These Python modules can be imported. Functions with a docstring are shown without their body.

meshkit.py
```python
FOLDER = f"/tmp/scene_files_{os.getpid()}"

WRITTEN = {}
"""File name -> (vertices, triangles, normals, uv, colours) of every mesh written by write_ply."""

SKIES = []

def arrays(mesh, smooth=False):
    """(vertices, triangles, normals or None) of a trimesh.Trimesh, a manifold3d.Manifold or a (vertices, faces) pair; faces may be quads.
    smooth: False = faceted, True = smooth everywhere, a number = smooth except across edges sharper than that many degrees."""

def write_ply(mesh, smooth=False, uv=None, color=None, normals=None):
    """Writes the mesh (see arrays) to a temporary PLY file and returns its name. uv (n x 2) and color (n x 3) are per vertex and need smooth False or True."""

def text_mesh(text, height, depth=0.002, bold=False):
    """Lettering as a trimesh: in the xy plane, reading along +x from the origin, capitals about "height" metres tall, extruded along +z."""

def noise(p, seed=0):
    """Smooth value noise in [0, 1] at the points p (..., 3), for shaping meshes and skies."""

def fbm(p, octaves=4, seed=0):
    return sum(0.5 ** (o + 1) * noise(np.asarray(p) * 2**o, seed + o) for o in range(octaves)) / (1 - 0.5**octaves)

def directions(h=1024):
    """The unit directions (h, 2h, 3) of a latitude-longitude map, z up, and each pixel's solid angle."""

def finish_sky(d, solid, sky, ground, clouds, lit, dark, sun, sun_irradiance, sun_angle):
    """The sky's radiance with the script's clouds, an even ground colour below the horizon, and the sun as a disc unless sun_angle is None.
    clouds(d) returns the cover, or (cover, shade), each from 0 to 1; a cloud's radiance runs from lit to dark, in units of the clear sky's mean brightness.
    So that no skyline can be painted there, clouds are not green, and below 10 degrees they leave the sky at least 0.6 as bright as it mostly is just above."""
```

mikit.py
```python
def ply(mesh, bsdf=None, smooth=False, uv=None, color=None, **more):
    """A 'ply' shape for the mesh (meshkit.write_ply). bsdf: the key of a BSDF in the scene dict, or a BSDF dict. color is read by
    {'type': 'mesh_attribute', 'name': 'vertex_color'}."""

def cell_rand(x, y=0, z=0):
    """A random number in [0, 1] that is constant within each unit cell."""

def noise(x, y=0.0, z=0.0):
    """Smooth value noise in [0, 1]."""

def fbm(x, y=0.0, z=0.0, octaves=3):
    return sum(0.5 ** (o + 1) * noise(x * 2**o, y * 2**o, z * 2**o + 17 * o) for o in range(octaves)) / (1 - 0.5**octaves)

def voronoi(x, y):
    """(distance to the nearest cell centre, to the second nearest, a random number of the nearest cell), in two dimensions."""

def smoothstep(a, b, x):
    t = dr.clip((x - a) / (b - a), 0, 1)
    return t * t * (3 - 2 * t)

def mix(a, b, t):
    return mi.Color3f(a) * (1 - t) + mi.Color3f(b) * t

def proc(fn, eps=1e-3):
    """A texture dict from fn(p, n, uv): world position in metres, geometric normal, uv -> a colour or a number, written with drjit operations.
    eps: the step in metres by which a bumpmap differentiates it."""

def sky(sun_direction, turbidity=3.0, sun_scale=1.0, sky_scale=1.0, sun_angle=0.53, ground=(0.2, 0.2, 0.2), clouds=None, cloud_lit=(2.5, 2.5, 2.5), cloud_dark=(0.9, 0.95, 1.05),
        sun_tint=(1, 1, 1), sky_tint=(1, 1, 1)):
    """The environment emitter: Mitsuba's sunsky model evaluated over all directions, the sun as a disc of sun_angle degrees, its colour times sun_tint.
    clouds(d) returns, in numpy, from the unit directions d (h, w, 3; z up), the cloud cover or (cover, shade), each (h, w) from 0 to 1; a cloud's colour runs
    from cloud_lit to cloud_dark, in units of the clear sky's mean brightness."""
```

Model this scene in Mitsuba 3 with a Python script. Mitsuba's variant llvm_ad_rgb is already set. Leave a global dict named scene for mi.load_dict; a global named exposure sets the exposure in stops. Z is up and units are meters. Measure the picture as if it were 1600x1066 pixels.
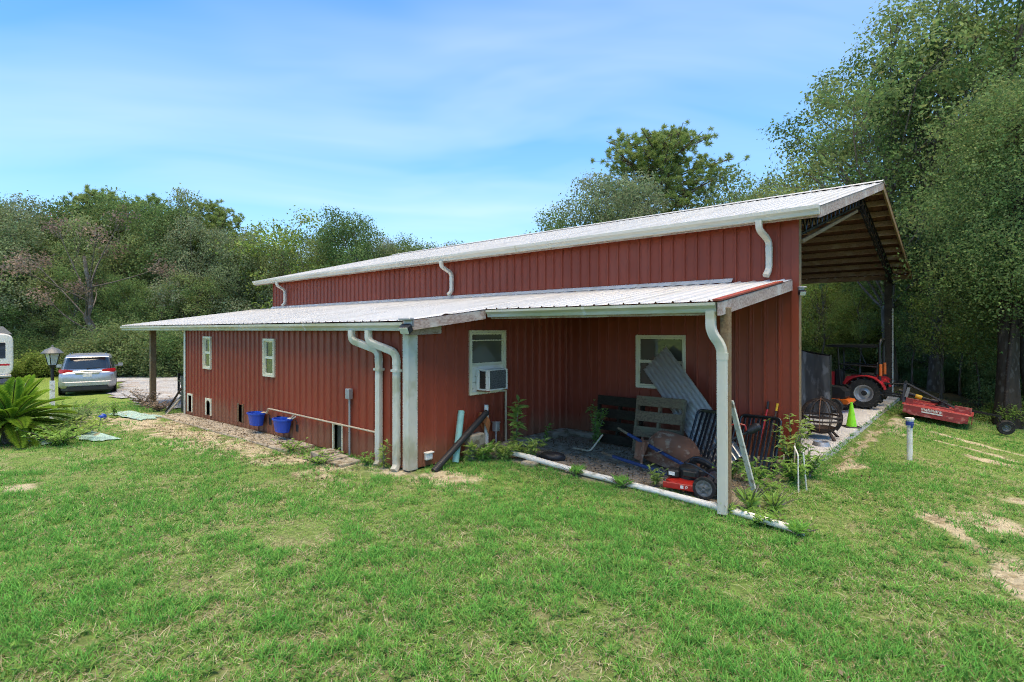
import math, random
import numpy as np, trimesh, manifold3d
import drjit as dr, mitsuba as mi
import mikit, meshkit
from mikit import cell_rand, proc, noise, fbm, voronoi, smoothstep, mix

T = mi.ScalarTransform4f
scene, labels = {}, {}

# ------------------------------------------------------------------ camera, sky, exposure
CAM = np.array([2.263, -9.471, 2.191])
scene['camera'] = {'type': 'perspective', 'fov': 86.86, 'fov_axis': 'x', 'near_clip': 0.05, 'far_clip': 2000.0,
                   'principal_point_offset_y': 0.0162,
                   'to_world': T().look_at(origin=CAM.tolist(), target=[CAM[0] - 0.65963, CAM[1] + 0.75159, CAM[2]], up=[0, 0, 1])}


def cirrus(d):
    """thin streaky high cloud, everywhere in the sky"""
    k = 1.0 / np.maximum(d[..., 2] + 0.12, 0.05)
    x, y = d[..., 0] * k, d[..., 1] * k
    a = 0.95
    u, v = x * math.cos(a) + y * math.sin(a), -x * math.sin(a) + y * math.cos(a)
    w = meshkit.fbm(np.stack([u * 0.6, v * 0.6, 0 * u + 3], -1), 3, 5)
    n = meshkit.fbm(np.stack([u * 0.45 + 1.2 * w, v * 1.9 + 1.4 * w, 0 * u], -1), 5, 3)
    big = meshkit.fbm(np.stack([u * 0.35, v * 0.45, 0 * u + 9], -1), 3, 8)
    c = np.clip((n - 0.40) * 2.0, 0, 1) * np.clip((big - 0.30) * 2.6, 0, 1)
    veil = 0.80 * np.exp(-np.maximum(d[..., 2], 0) / 0.13)
    return np.clip(0.34 * c + veil, 0, 0.85)


SUN = [0.16, -0.16, 0.97]
scene['sky_light'] = mikit.sky(SUN, turbidity=2.5, sun_scale=0.62, sun_angle=50, sky_scale=1.30, clouds=cirrus, cloud_lit=(1.80, 1.93, 2.16), cloud_dark=(1.4, 1.6, 1.9),
                               sky_tint=(0.50, 0.85, 1.12), sun_tint=(1.0, 0.94, 0.80), ground=(0.16, 0.19, 0.09))
exposure = 2.55

# ------------------------------------------------------------------ terrain


def sst(a, b, x):
    t = np.clip((x - a) / (b - a), 0, 1)
    return t * t * (3 - 2 * t)


def ground_z(X, Y):
    X, Y = np.asarray(X, float), np.asarray(Y, float)
    z = np.interp(X, [-70, -35, -25, -18, -14.4, -9, -4.5], [-1.0, -0.75, -0.58, -0.26, -0.14, -0.03, 0])
    return z - np.clip(X - 0.15, 0, 8) * 0.13 * sst(0, 5, Y) - 0.05 * sst(0.1, 0.4, X)


# bare places: x, y, rx, ry, turn
BARE = [(-8.6, -5.10, 3.0, 0.55, 0.10), (-12.6, -5.25, 1.7, 0.5, 0.1), (-15.0, -5.6, 1.6, 0.8, 0.2), (-6.1, -4.8, 1.5, 0.30, 0.1), (-7.95, -8.30, 0.34, 0.20, 0.2),
        (2.05, -1.75, 0.95, 0.17, -1.12), (2.62, -3.0, 0.6, 0.25, -1.1), (2.4, -1.2, 0.28, 0.5, 0.2), (2.3, 4.35, 0.3, 0.16, 0), (2.65, 0.3, 0.26, 0.2, 0), (1.9, 6.3, 1.1, 0.13, -0.5), (2.0, 5.3, 0.8, 0.09, -0.4),
        (0.55, 7.2, 0.35, 1.3, 0.1), (0.40, 3.2, 0.13, 2.2, 0.03), (0.5, 1.0, 0.25, 0.35, 0), 
        (-4.0, -4.15, 0.9, 0.35, 0.2)]


def bare_np(X, Y):
    """1 where the soil lies open, for placing grass"""
    jag = (meshkit.fbm(np.stack([X * 2.3, Y * 2.3, X * 0 + 1], -1), 3, 2) - 0.5) * 2.6
    m = np.zeros_like(X)
    for (a, b, rx, ry, t) in BARE:
        c, s = math.cos(t), math.sin(t)
        q = np.hypot(((X - a) * c + (Y - b) * s) / rx, (-(X - a) * s + (Y - b) * c) / ry)
        m = np.maximum(m, sst(1.35, 0.6, q + jag))
    return m


# ------------------------------------------------------------------ materials


def rgb(*c):
    return {'type': 'rgb', 'value': list(c)}


def mat(key, col, rough=0.5, metallic=0.0, spec=0.5, clear=0.0, two=True, bump=None, bump_scale=1.0):
    b = {'type': 'principled', 'base_color': col if isinstance(col, dict) else rgb(*col), 'roughness': rough, 'metallic': metallic, 'specular': spec}
    if clear:
        b['clearcoat'], b['clearcoat_gloss'] = clear, 0.9
    if bump is not None:
        b = {'type': 'bumpmap', 'arbitrary': proc(bump[0], bump[1]), 'scale': bump_scale, 'bsdf': b}
    scene[key] = {'type': 'twosided', 'bsdf': b} if two else b


def spread(c, amount, scale, zs=1.0, c2=None, thr=0.5):
    """a colour with soft variation, and blotches of c2"""
    def fn(p, n, uv):
        k = fbm(p.x * scale, p.y * scale, p.z * scale * zs, 3)
        base = mi.Color3f(c) * (1 + amount * (2 * k - 1))
        if c2 is None:
            return base
        b = fbm(p.x * scale * 2.1 + 7, p.y * scale * 2.1, p.z * scale * zs * 2.1 + 3, 4)
        return mix(base, c2, smoothstep(thr, thr + 0.16, b))
    return proc(fn)


def red_fn(p, n, uv):
    k = fbm(p.x * 0.7, p.y * 0.7, p.z * 0.5, 3)
    streak = fbm(p.x * 9, p.y * 9, p.z * 0.55, 3)
    c = mi.Color3f(0.262, 0.051, 0.026) * (0.90 + 0.2 * k) * (0.92 + 0.16 * streak)
    chalk = smoothstep(0.50, 0.75, fbm(p.x * 3 + 5, p.y * 3, p.z * 0.8, 3))
    c = mix(c, mi.Color3f(0.28, 0.075, 0.048), 0.28 * chalk)
    mud = smoothstep(0.46, 0.02, p.z - 0.42 * fbm(p.x * 6, p.y * 6, 0, 3) + 0.05)
    panel = cell_rand(dr.floor((p.x + p.y + 0.04) / 0.9144), 3, 7)
    c = c * (0.93 + 0.14 * panel)
    return mix(c, mi.Color3f(0.22, 0.13, 0.075), 0.55 * mud)


mat('red_steel', proc(red_fn), 0.42, spec=0.3)


def roof_fn(p, n, uv):
    k = fbm(p.x * 1.3, p.y * 0.5, 0, 3)
    s = fbm(p.x * 14, p.y * 0.9, 2, 3)
    c = mi.Color3f(0.535, 0.535, 0.52) * (0.88 + 0.18 * k)
    return mix(c, mi.Color3f(0.36, 0.34, 0.29), 0.4 * smoothstep(0.48, 0.8, s))


mat('white_steel', proc(roof_fn), 0.42, spec=0.4)
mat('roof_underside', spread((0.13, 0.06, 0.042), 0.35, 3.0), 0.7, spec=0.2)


def gutter_fn(p, n, uv):
    s = fbm(p.x * 1.1, p.y * 1.5, p.z * 5, 4)
    g = smoothstep(0.30, 0.70, s) * smoothstep(3.3, 2.6, p.z) * smoothstep(1.6, 2.3, p.z)
    hi = smoothstep(0.52, 0.78, s) * smoothstep(3.2, 3.7, p.z)
    c = mix(mi.Color3f(0.58, 0.55, 0.46), mi.Color3f(0.38, 0.37, 0.19), 0.75 * g)
    return mix(c, mi.Color3f(0.40, 0.38, 0.34), 0.6 * hi)


mat('gutter_white', proc(gutter_fn), 0.4, spec=0.4)


def trim_fn(p, n, uv):
    s = fbm(p.x * 6, p.y * 6, p.z * 3, 4)
    low = smoothstep(0.5, 0.0, p.z)
    c = mix(mi.Color3f(0.60, 0.58, 0.49), mi.Color3f(0.40, 0.39, 0.24), 0.7 * smoothstep(0.45, 0.7, s))
    return mix(c, mi.Color3f(0.30, 0.24, 0.15), 0.5 * low * s * 1.6)


mat('trim_white', proc(trim_fn), 0.45)


def wood_fn(c1, c2, c3):
    def fn(p, n, uv):
        a = p.x + p.y
        g = fbm(a * 3 + p.z * 3, (p.x - p.y) * 40 + fbm(a * 2, p.z * 2, 0, 2) * 5, p.z * 40, 3)
        b = fbm(p.x * 4, p.y * 4, p.z * 4, 3)
        c = mix(c1, c2, smoothstep(0.3, 0.7, g))
        return mix(c, c3, 0.8 * smoothstep(0.52, 0.72, b))
    return proc(fn)


mat('fascia_wood', wood_fn((0.44, 0.36, 0.32), (0.30, 0.21, 0.18), (0.50, 0.46, 0.42)), 0.85, spec=0.15)
mat('post_wood', wood_fn((0.27, 0.18, 0.10), (0.19, 0.12, 0.065), (0.22, 0.17, 0.11)), 0.85, spec=0.15)
mat('purlin_wood', wood_fn((0.42, 0.27, 0.20), (0.30, 0.185, 0.13), (0.48, 0.37, 0.29)), 0.85, spec=0.15)
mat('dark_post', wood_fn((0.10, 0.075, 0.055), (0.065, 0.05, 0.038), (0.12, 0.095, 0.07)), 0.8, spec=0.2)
mat('pallet_wood', wood_fn((0.22, 0.165, 0.10), (0.14, 0.10, 0.065), (0.17, 0.155, 0.095)), 0.9, spec=0.1)
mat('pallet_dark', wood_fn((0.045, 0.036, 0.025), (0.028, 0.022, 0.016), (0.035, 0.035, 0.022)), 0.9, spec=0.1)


def concrete_fn(p, n, uv):
    k = fbm(p.x * 1.1, p.y * 1.1, p.z * 2, 4)
    f = fbm(p.x * 16, p.y * 16, p.z * 16, 3)
    c = mi.Color3f(0.50, 0.48, 0.44) * (0.8 + 0.28 * k) * (0.92 + 0.16 * f)
    return mix(c, mi.Color3f(0.25, 0.21, 0.15), 0.6 * smoothstep(0.55, 0.78, fbm(p.x * 2.3 + 4, p.y * 2.3, 1, 4)))


mat('concrete', proc(concrete_fn), 0.9, spec=0.2)
mat('old_concrete', spread((0.33, 0.29, 0.22), 0.3, 5, c2=(0.17, 0.14, 0.09), thr=0.5), 0.95, spec=0.1)


def bare_dr(p):
    jag = (fbm(p.x * 2.3, p.y * 2.3, 1, 3) - 0.5) * 2.6
    m = mi.Float(0)
    for (a, b, rx, ry, t) in BARE:
        c, s = math.cos(t), math.sin(t)
        q = dr.sqrt(dr.square(((p.x - a) * c + (p.y - b) * s) / rx) + dr.square((-(p.x - a) * s + (p.y - b) * c) / ry))
        m = dr.maximum(m, smoothstep(1.35, 0.6, q + jag))
    return m


def ground_fn(p, n, uv):
    big = fbm(p.x * 0.55, p.y * 0.55, 2, 3)
    mid = fbm(p.x * 3.1, p.y * 3.1, 4, 3)
    fine = fbm(p.x * 24, p.y * 24, 1, 3)
    thatch = mix((0.29, 0.255, 0.155), (0.16, 0.14, 0.07), fine)
    straw = fbm(p.x * 70, p.y * 55 + 3 * fine, 2, 2)
    thatch = thatch * (0.55 + 0.9 * straw)
    green = mix((0.125, 0.195, 0.042), (0.075, 0.150, 0.026), fine)
    c = mix(thatch, green, 0.30 + 0.55 * smoothstep(0.30, 0.62, 0.65 * mid + 0.35 * big + 0.06))
    far = smoothstep(14.0, 26.0, dr.sqrt(dr.square(p.x - 1) + dr.square(p.y + 8)))
    c = mix(c, mix((0.13, 0.20, 0.035), (0.17, 0.22, 0.06), mid), far * smoothstep(6.0, 1.0, p.y - 0.02 * p.x * p.x))
    sand = mix((0.46, 0.40, 0.29), (0.33, 0.27, 0.18), 0.6 * mid + 0.4 * fine)
    litter = smoothstep(0.52, 0.66, fbm(p.x * 9, p.y * 9, 7, 3))
    sand = mix(sand, (0.15, 0.105, 0.06), 0.6 * litter)
    c = c * (0.62 + 0.76 * fbm(p.x * 38, p.y * 38, 5, 3))
    c = mix(c, sand * (0.8 + 0.4 * straw), 0.85 * bare_dr(p))
    # the earth floor under the porch roof
    porch = smoothstep(-4.6, -4.4, p.x) * smoothstep(0.2, -0.4, p.x + 0.25 * (mid - 0.5)) * smoothstep(-2.95, -2.55, p.y + 0.3 * (mid - 0.5))
    porch *= smoothstep(0.4, 0.0, p.y)
    c = mix(c, mix((0.33, 0.27, 0.20), (0.19, 0.15, 0.10), 0.5 * fine + 0.5 * litter), porch)
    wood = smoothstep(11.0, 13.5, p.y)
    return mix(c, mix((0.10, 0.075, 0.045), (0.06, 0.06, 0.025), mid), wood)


def ground_bump(p, n, uv):
    return 0.03 * fbm(p.x * 14, p.y * 14, 3, 4)


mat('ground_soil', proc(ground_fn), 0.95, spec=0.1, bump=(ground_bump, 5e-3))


def gravel_fn(p, n, uv):
    a, b, r = voronoi(p.x * 16, p.y * 16)
    k = fbm(p.x * 0.8, p.y * 0.8, 2, 3)
    c = mix((0.25, 0.255, 0.255), (0.34, 0.345, 0.34), r) * (0.75 + 0.4 * k)
    c = mix(c, (0.24, 0.19, 0.14), 0.55 * smoothstep(0.48, 0.68, fbm(p.x * 1.7, p.y * 3.7, 5, 3)))
    return c * (0.75 + 0.25 * smoothstep(0.0, 0.2, b - a))


mat('gravel_mix', proc(gravel_fn), 0.95, spec=0.1)

# leaf and grass: colour per leaf
scene['leaf'] = {'type': 'principledthin', 'base_color': {'type': 'mesh_attribute', 'name': 'vertex_color'}, 'roughness': 0.6, 'diff_trans': 0.9, 'spec_trans': 0.0, 'eta': 1.4}
scene['grass_blade'] = {'type': 'principledthin', 'base_color': {'type': 'mesh_attribute', 'name': 'vertex_color'}, 'roughness': 0.55, 'diff_trans': 0.8, 'spec_trans': 0.0, 'eta': 1.4}
mat('bark', spread((0.135, 0.115, 0.092), 0.45, 7, 0.35, (0.23, 0.215, 0.19), 0.53), 0.95, spec=0.1)
mat('bark_dark', spread((0.060, 0.048, 0.038), 0.5, 7, 0.35, (0.11, 0.095, 0.08), 0.55), 0.95, spec=0.1)
mat('bark_red', spread((0.115, 0.085, 0.068), 0.45, 9, 0.3, (0.20, 0.15, 0.115), 0.55), 0.95, spec=0.1)
# plain materials
mat('black_paint', (0.012, 0.012, 0.014), 0.22, spec=0.5, clear=0.6)
mat('black_plastic', (0.022, 0.022, 0.024), 0.5)
mat('rubber', spread((0.026, 0.025, 0.024), 0.4, 14, c2=(0.075, 0.065, 0.05), thr=0.56), 0.8, spec=0.3)
mat('grey_metal', (0.42, 0.42, 0.42), 0.45, 0.6)
mat('galvanised', (0.78, 0.79, 0.76), 0.28, 0.85)
mat('pvc_white', spread((0.76, 0.73, 0.64), 0.12, 6, c2=(0.42, 0.40, 0.33), thr=0.60), 0.4)
mat('pvc_cream', spread((0.52, 0.41, 0.27), 0.15, 8), 0.45)
mat('pvc_teal', spread((0.23, 0.45, 0.40), 0.2, 6, c2=(0.28, 0.36, 0.27), thr=0.55), 0.45)
mat('white_paint', spread((0.75, 0.72, 0.65), 0.08, 9, c2=(0.46, 0.42, 0.33), thr=0.62), 0.4)
mat('frame_cream', (0.68, 0.64, 0.46), 0.45)
mat('screen_dark', (0.075, 0.078, 0.055), 0.6)
mat('dark_void', (0.012, 0.011, 0.010), 0.9)
mat('blue_plastic', (0.018, 0.068, 0.42), 0.38)
mat('blue_wood', spread((0.020, 0.045, 0.135), 0.35, 12, c2=(0.07, 0.10, 0.17), thr=0.6), 0.6)
mat('rust', spread((0.25, 0.105, 0.058), 0.5, 5, c2=(0.40, 0.25, 0.16), thr=0.54), 0.85, spec=0.2)
mat('rust_dark', spread((0.055, 0.038, 0.030), 0.5, 12, c2=(0.12, 0.07, 0.045), thr=0.56), 0.75, 0.2)
mat('tractor_red', spread((0.40, 0.018, 0.024), 0.2, 4), 0.3, clear=0.4)
mat('cutter_red', spread((0.30, 0.042, 0.040), 0.22, 5, c2=(0.46, 0.15, 0.13), thr=0.58), 0.5)
mat('mower_red', (0.42, 0.022, 0.014), 0.3, clear=0.5)
mat('orange_paint', (0.62, 0.13, 0.015), 0.35)
mat('lime_rubber', (0.30, 0.80, 0.015), 0.45)
mat('letter_white', (0.78, 0.76, 0.72), 0.5)
mat('yellow_plastic', (0.70, 0.42, 0.02), 0.4)
mat('rope_orange', (0.48, 0.17, 0.06), 0.8)
mat('van_silver', (0.44, 0.45, 0.47), 0.27, 0.65, clear=0.8)
mat('van_glass', (0.025, 0.03, 0.035), 0.06, spec=0.9)
mat('tail_red', (0.55, 0.012, 0.02), 0.18, clear=1.0)
mat('chrome', (0.75, 0.75, 0.76), 0.15, 1.0)
mat('shade_cloth', spread((0.17, 0.17, 0.17), 0.45, 4, 0.4, (0.33, 0.33, 0.33), 0.56), 0.55, spec=0.4)
mat('lamp_glass', (0.62, 0.60, 0.50), 0.25)
mat('teal_tarp', spread((0.30, 0.43, 0.37), 0.2, 3, c2=(0.30, 0.27, 0.18), thr=0.55), 0.6)
mat('engine_black', (0.018, 0.018, 0.018), 0.45)
mat('coil_grey', (0.16, 0.165, 0.16), 0.5, 0.3)
mat('plank_paint', spread((0.62, 0.59, 0.50), 0.2, 6, c2=(0.33, 0.27, 0.19), thr=0.55), 0.7)
mat('blue_tape', (0.03, 0.06, 0.26), 0.5)
scene['pane_glass'] = {'type': 'thindielectric', 'int_ior': 1.5}

# ------------------------------------------------------------------ mesh tools


def cat(*ms):
    ms = [m for m in ms if m is not None]
    return ms[0] if len(ms) == 1 else trimesh.util.concatenate(ms)


def hull(pts):
    return trimesh.convex.convex_hull(np.asarray(pts, float))


def box(x0, x1, y0, y1, z0, z1, r=0.0):
    """a box, its edges chamfered by r"""
    lo, hi = np.array([x0, y0, z0], float), np.array([x1, y1, z1], float)
    if r <= 0:
        return trimesh.creation.box(bounds=[lo, hi])
    r = min(r, 0.45 * (hi - lo).min())
    pts = []
    for sx in (0, 1):
        for sy in (0, 1):
            for sz in (0, 1):
                c = np.where([sx, sy, sz], hi, lo)
                s = np.where([sx, sy, sz], -1, 1) * r
                for k in range(3):
                    q = c + s
                    q[k] = c[k]
                    pts.append(q)
    return hull(pts)


def frame_of(t):
    t = t / np.linalg.norm(t)
    a = np.cross(t, [0, 0, 1.0] if abs(t[2]) < 0.95 else [1.0, 0, 0])
    a /= np.linalg.norm(a)
    return t, a, np.cross(a, t)


def sweep(path, section, closed_ends=True, scale=None):
    """section (n x 2) carried along the path with parallel transport; scale: a factor per point"""
    P, S = np.asarray(path, float), np.asarray(section, float)
    n, k = len(P), len(S)
    tang = np.gradient(P, axis=0)
    tang /= np.linalg.norm(tang, axis=1, keepdims=True) + 1e-12
    _, a, _ = frame_of(tang[0])
    rings = []
    for i in range(n):
        a = a - tang[i] * (a @ tang[i])
        a /= np.linalg.norm(a)
        b = np.cross(tang[i], a)
        f = 1.0 if scale is None else scale[i]
        rings.append(P[i] + f * (S[:, :1] * a + S[:, 1:] * b))
    V = np.vstack(rings)
    i, j = np.meshgrid(np.arange(n - 1), np.arange(k), indexing='ij')
    q = np.stack([i * k + j, i * k + (j + 1) % k, (i + 1) * k + (j + 1) % k, (i + 1) * k + j], -1).reshape(-1, 4)
    F = np.vstack([q[:, [0, 1, 2]], q[:, [0, 2, 3]]])
    if closed_ends:
        V = np.vstack([V, P[:1], P[-1:]])
        c0, c1 = n * k, n * k + 1
        jj = np.arange(k)
        F = np.vstack([F, np.stack([jj * 0 + c0, (jj + 1) % k, jj], 1), np.stack([jj * 0 + c1, (n - 1) * k + jj, (n - 1) * k + (jj + 1) % k], 1)])
    return trimesh.Trimesh(V, F, process=False)


def circle(r, n=12, ry=None):
    a = np.arange(n) * 2 * np.pi / n
    return np.stack([np.cos(a) * r, np.sin(a) * (ry or r)], 1)


def rrect(w, h, r=None, n=3):
    """rounded rectangle section"""
    r = r or 0.25 * min(w, h)
    out = []
    for cx, cy, a0 in ((w / 2 - r, h / 2 - r, 0), (-w / 2 + r, h / 2 - r, 90), (-w / 2 + r, -h / 2 + r, 180), (w / 2 - r, -h / 2 + r, 270)):
        for i in range(n):
            a = math.radians(a0 + 90 * i / (n - 1))
            out.append((cx + r * math.cos(a), cy + r * math.sin(a)))
    return np.array(out)


def tube(path, r, n=10, scale=None):
    return sweep(path, circle(r, n), True, scale)


def bar(p0, p1, w, h=None):
    """straight bar of w x h section"""
    h = h or w
    return sweep([p0, p1], np.array([[w / 2, h / 2], [-w / 2, h / 2], [-w / 2, -h / 2], [w / 2, -h / 2]]))


def rod(p0, p1, r, n=10):
    return tube([p0, p1], r, n)


def smooth_path(pts, n=6):
    """Catmull-Rom through the points"""
    P = np.asarray(pts, float)
    Q = np.vstack([2 * P[0] - P[1], P, 2 * P[-1] - P[-2]])
    out = []
    for i in range(1, len(Q) - 2):
        for t in np.linspace(0, 1, n, endpoint=False):
            a, b, c, d = Q[i - 1], Q[i], Q[i + 1], Q[i + 2]
            out.append(0.5 * (2 * b + (c - a) * t + (2 * a - 5 * b + 4 * c - d) * t**2 + (3 * b - a - 3 * c + d) * t**3))
    return np.array(out + [P[-1]])


def elbows(pts, r, n=5):
    """polyline with its corners rounded to radius about r"""
    P = [np.asarray(p, float) for p in pts]
    out = [P[0]]
    for a, b, c in zip(P, P[1:], P[2:]):
        u, v = a - b, c - b
        lu, lv = np.linalg.norm(u), np.linalg.norm(v)
        d = min(r, 0.48 * lu, 0.48 * lv)
        s, e = b + u / lu * d, b + v / lv * d
        for t in np.linspace(0, 1, n):
            out.append((1 - t)**2 * s + 2 * t * (1 - t) * b + t * t * e)
    out.append(P[-1])
    return np.array(out)


def lathe(profile, n=24, axis='z'):
    """profile (r, h) turned about the axis"""
    P = np.asarray(profile, float)
    a = np.arange(n) * 2 * np.pi / n
    V = np.stack([P[:, None, 0] * np.cos(a), P[:, None, 0] * np.sin(a), np.repeat(P[:, 1:2], n, 1)], -1).reshape(-1, 3)
    i, j = np.meshgrid(np.arange(len(P) - 1), np.arange(n), indexing='ij')
    q = np.stack([i * n + j, i * n + (j + 1) % n, (i + 1) * n + (j + 1) % n, (i + 1) * n + j], -1).reshape(-1, 4)
    if axis == 'y':
        V = V[:, [0, 2, 1]] * [1, 1, -1]
    if axis == 'x':
        V = V[:, [2, 0, 1]]
    return trimesh.Trimesh(V, np.vstack([q[:, [0, 1, 2]], q[:, [0, 2, 3]]]), process=False)


def prism(poly, y0, y1):
    """polygon of (x, z) points extruded along y"""
    from shapely.geometry import Polygon
    m = trimesh.creation.extrude_polygon(Polygon(poly), y1 - y0, engine='earcut')
    v = m.vertices
    m.vertices = np.stack([v[:, 0], y1 - v[:, 2], v[:, 1]], 1)
    return m


def moved(m, loc=(0, 0, 0), rz=0.0, ry=0.0, rx=0.0, s=1.0):
    M = trimesh.transformations.euler_matrix(rx, ry, rz, 'sxyz')
    M[:3, :3] *= s
    M[:3, 3] = loc
    m = m.copy()
    m.apply_transform(M)
    return m


# ------------------------------------------------------------------ the things of the scene
USED = set()


def numbered(key):
    k, n = key, 0
    while k in USED:
        n += 1
        k = f'{key}_{n:03d}'
    USED.add(k)
    return k


class Thing:
    """holds the key and the place that its parts share"""

    def __init__(self, name, label, category, group=None, loc=(0, 0, 0), rz=0.0, ry=0.0, rx=0.0, kind=None, s=1.0):
        self.key = numbered(name)
        self.M = trimesh.transformations.euler_matrix(rx, ry, rz, 'sxyz')
        self.M[:3, :3] *= s
        self.M[:3, 3] = loc
        labels[self.key] = {'label': label}
        if category:
            labels[self.key]['category'] = category
        if group:
            labels[self.key]['group'] = group
        if kind:
            labels[self.key]['kind'] = kind

    def part(self, name, mesh, bsdf, smooth=30, color=None, under=None, label=None, kind=None):
        key = numbered(f'{under or self.key}__{name}') if name else self.key
        m = trimesh.Trimesh(*meshkit.arrays(mesh)[:2], process=False) if isinstance(mesh, tuple) else mesh.copy()
        m.apply_transform(self.M)
        scene[key] = mikit.ply(m, bsdf, smooth=smooth, color=color)
        if label or kind:
            labels[key] = {**({'label': label} if label else {}), **({'kind': kind} if kind else {})}
        return key


def structure(name, mesh, bsdf, smooth=False, label=None):
    key = numbered(name)
    scene[key] = mikit.ply(mesh, bsdf, smooth=smooth)
    labels[key] = {'kind': 'structure', **({'label': label} if label else {})}
    return key

# ------------------------------------------------------------------ the ground
def axis(a, b, fine, far):
    core = np.arange(a, b + 1e-6, fine)
    g = [0.0]
    step = fine
    while g[-1] < far:
        step *= 1.22
        g.append(g[-1] + step)
    g = np.array(g[1:])
    return np.concatenate([(a - g)[::-1], core, b + g])


gx, gy = axis(-20, 5.0, 0.14, 420), axis(-9.5, 10, 0.14, 420)
GX, GY = np.meshgrid(gx, gy, indexing='ij')
inside = sst(-4.9, -4.6, GX) * sst(0.5, 0.2, GX) * sst(-0.3, 0.1, GY) * sst(13.2, 12.8, GY)
GZ = ground_z(GX, GY) + (meshkit.fbm(np.stack([GX * 0.9, GY * 0.9, 0 * GX], -1), 4, 11) - 0.5) * 0.07 * np.minimum(1, np.hypot(GX, GY + 2) / 6 + 0.25) - 0.006
GZ = np.where(inside > 0.5, GZ - 0.12, GZ)
i, j = np.meshgrid(np.arange(len(gx) - 1), np.arange(len(gy) - 1), indexing='ij')
n = len(gy)
quads = np.stack([i * n + j, (i + 1) * n + j, (i + 1) * n + j + 1, i * n + j + 1], -1).reshape(-1, 4)
structure('ground', (np.stack([GX, GY, GZ], -1).reshape(-1, 3), quads), 'ground_soil', smooth=True)


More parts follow.
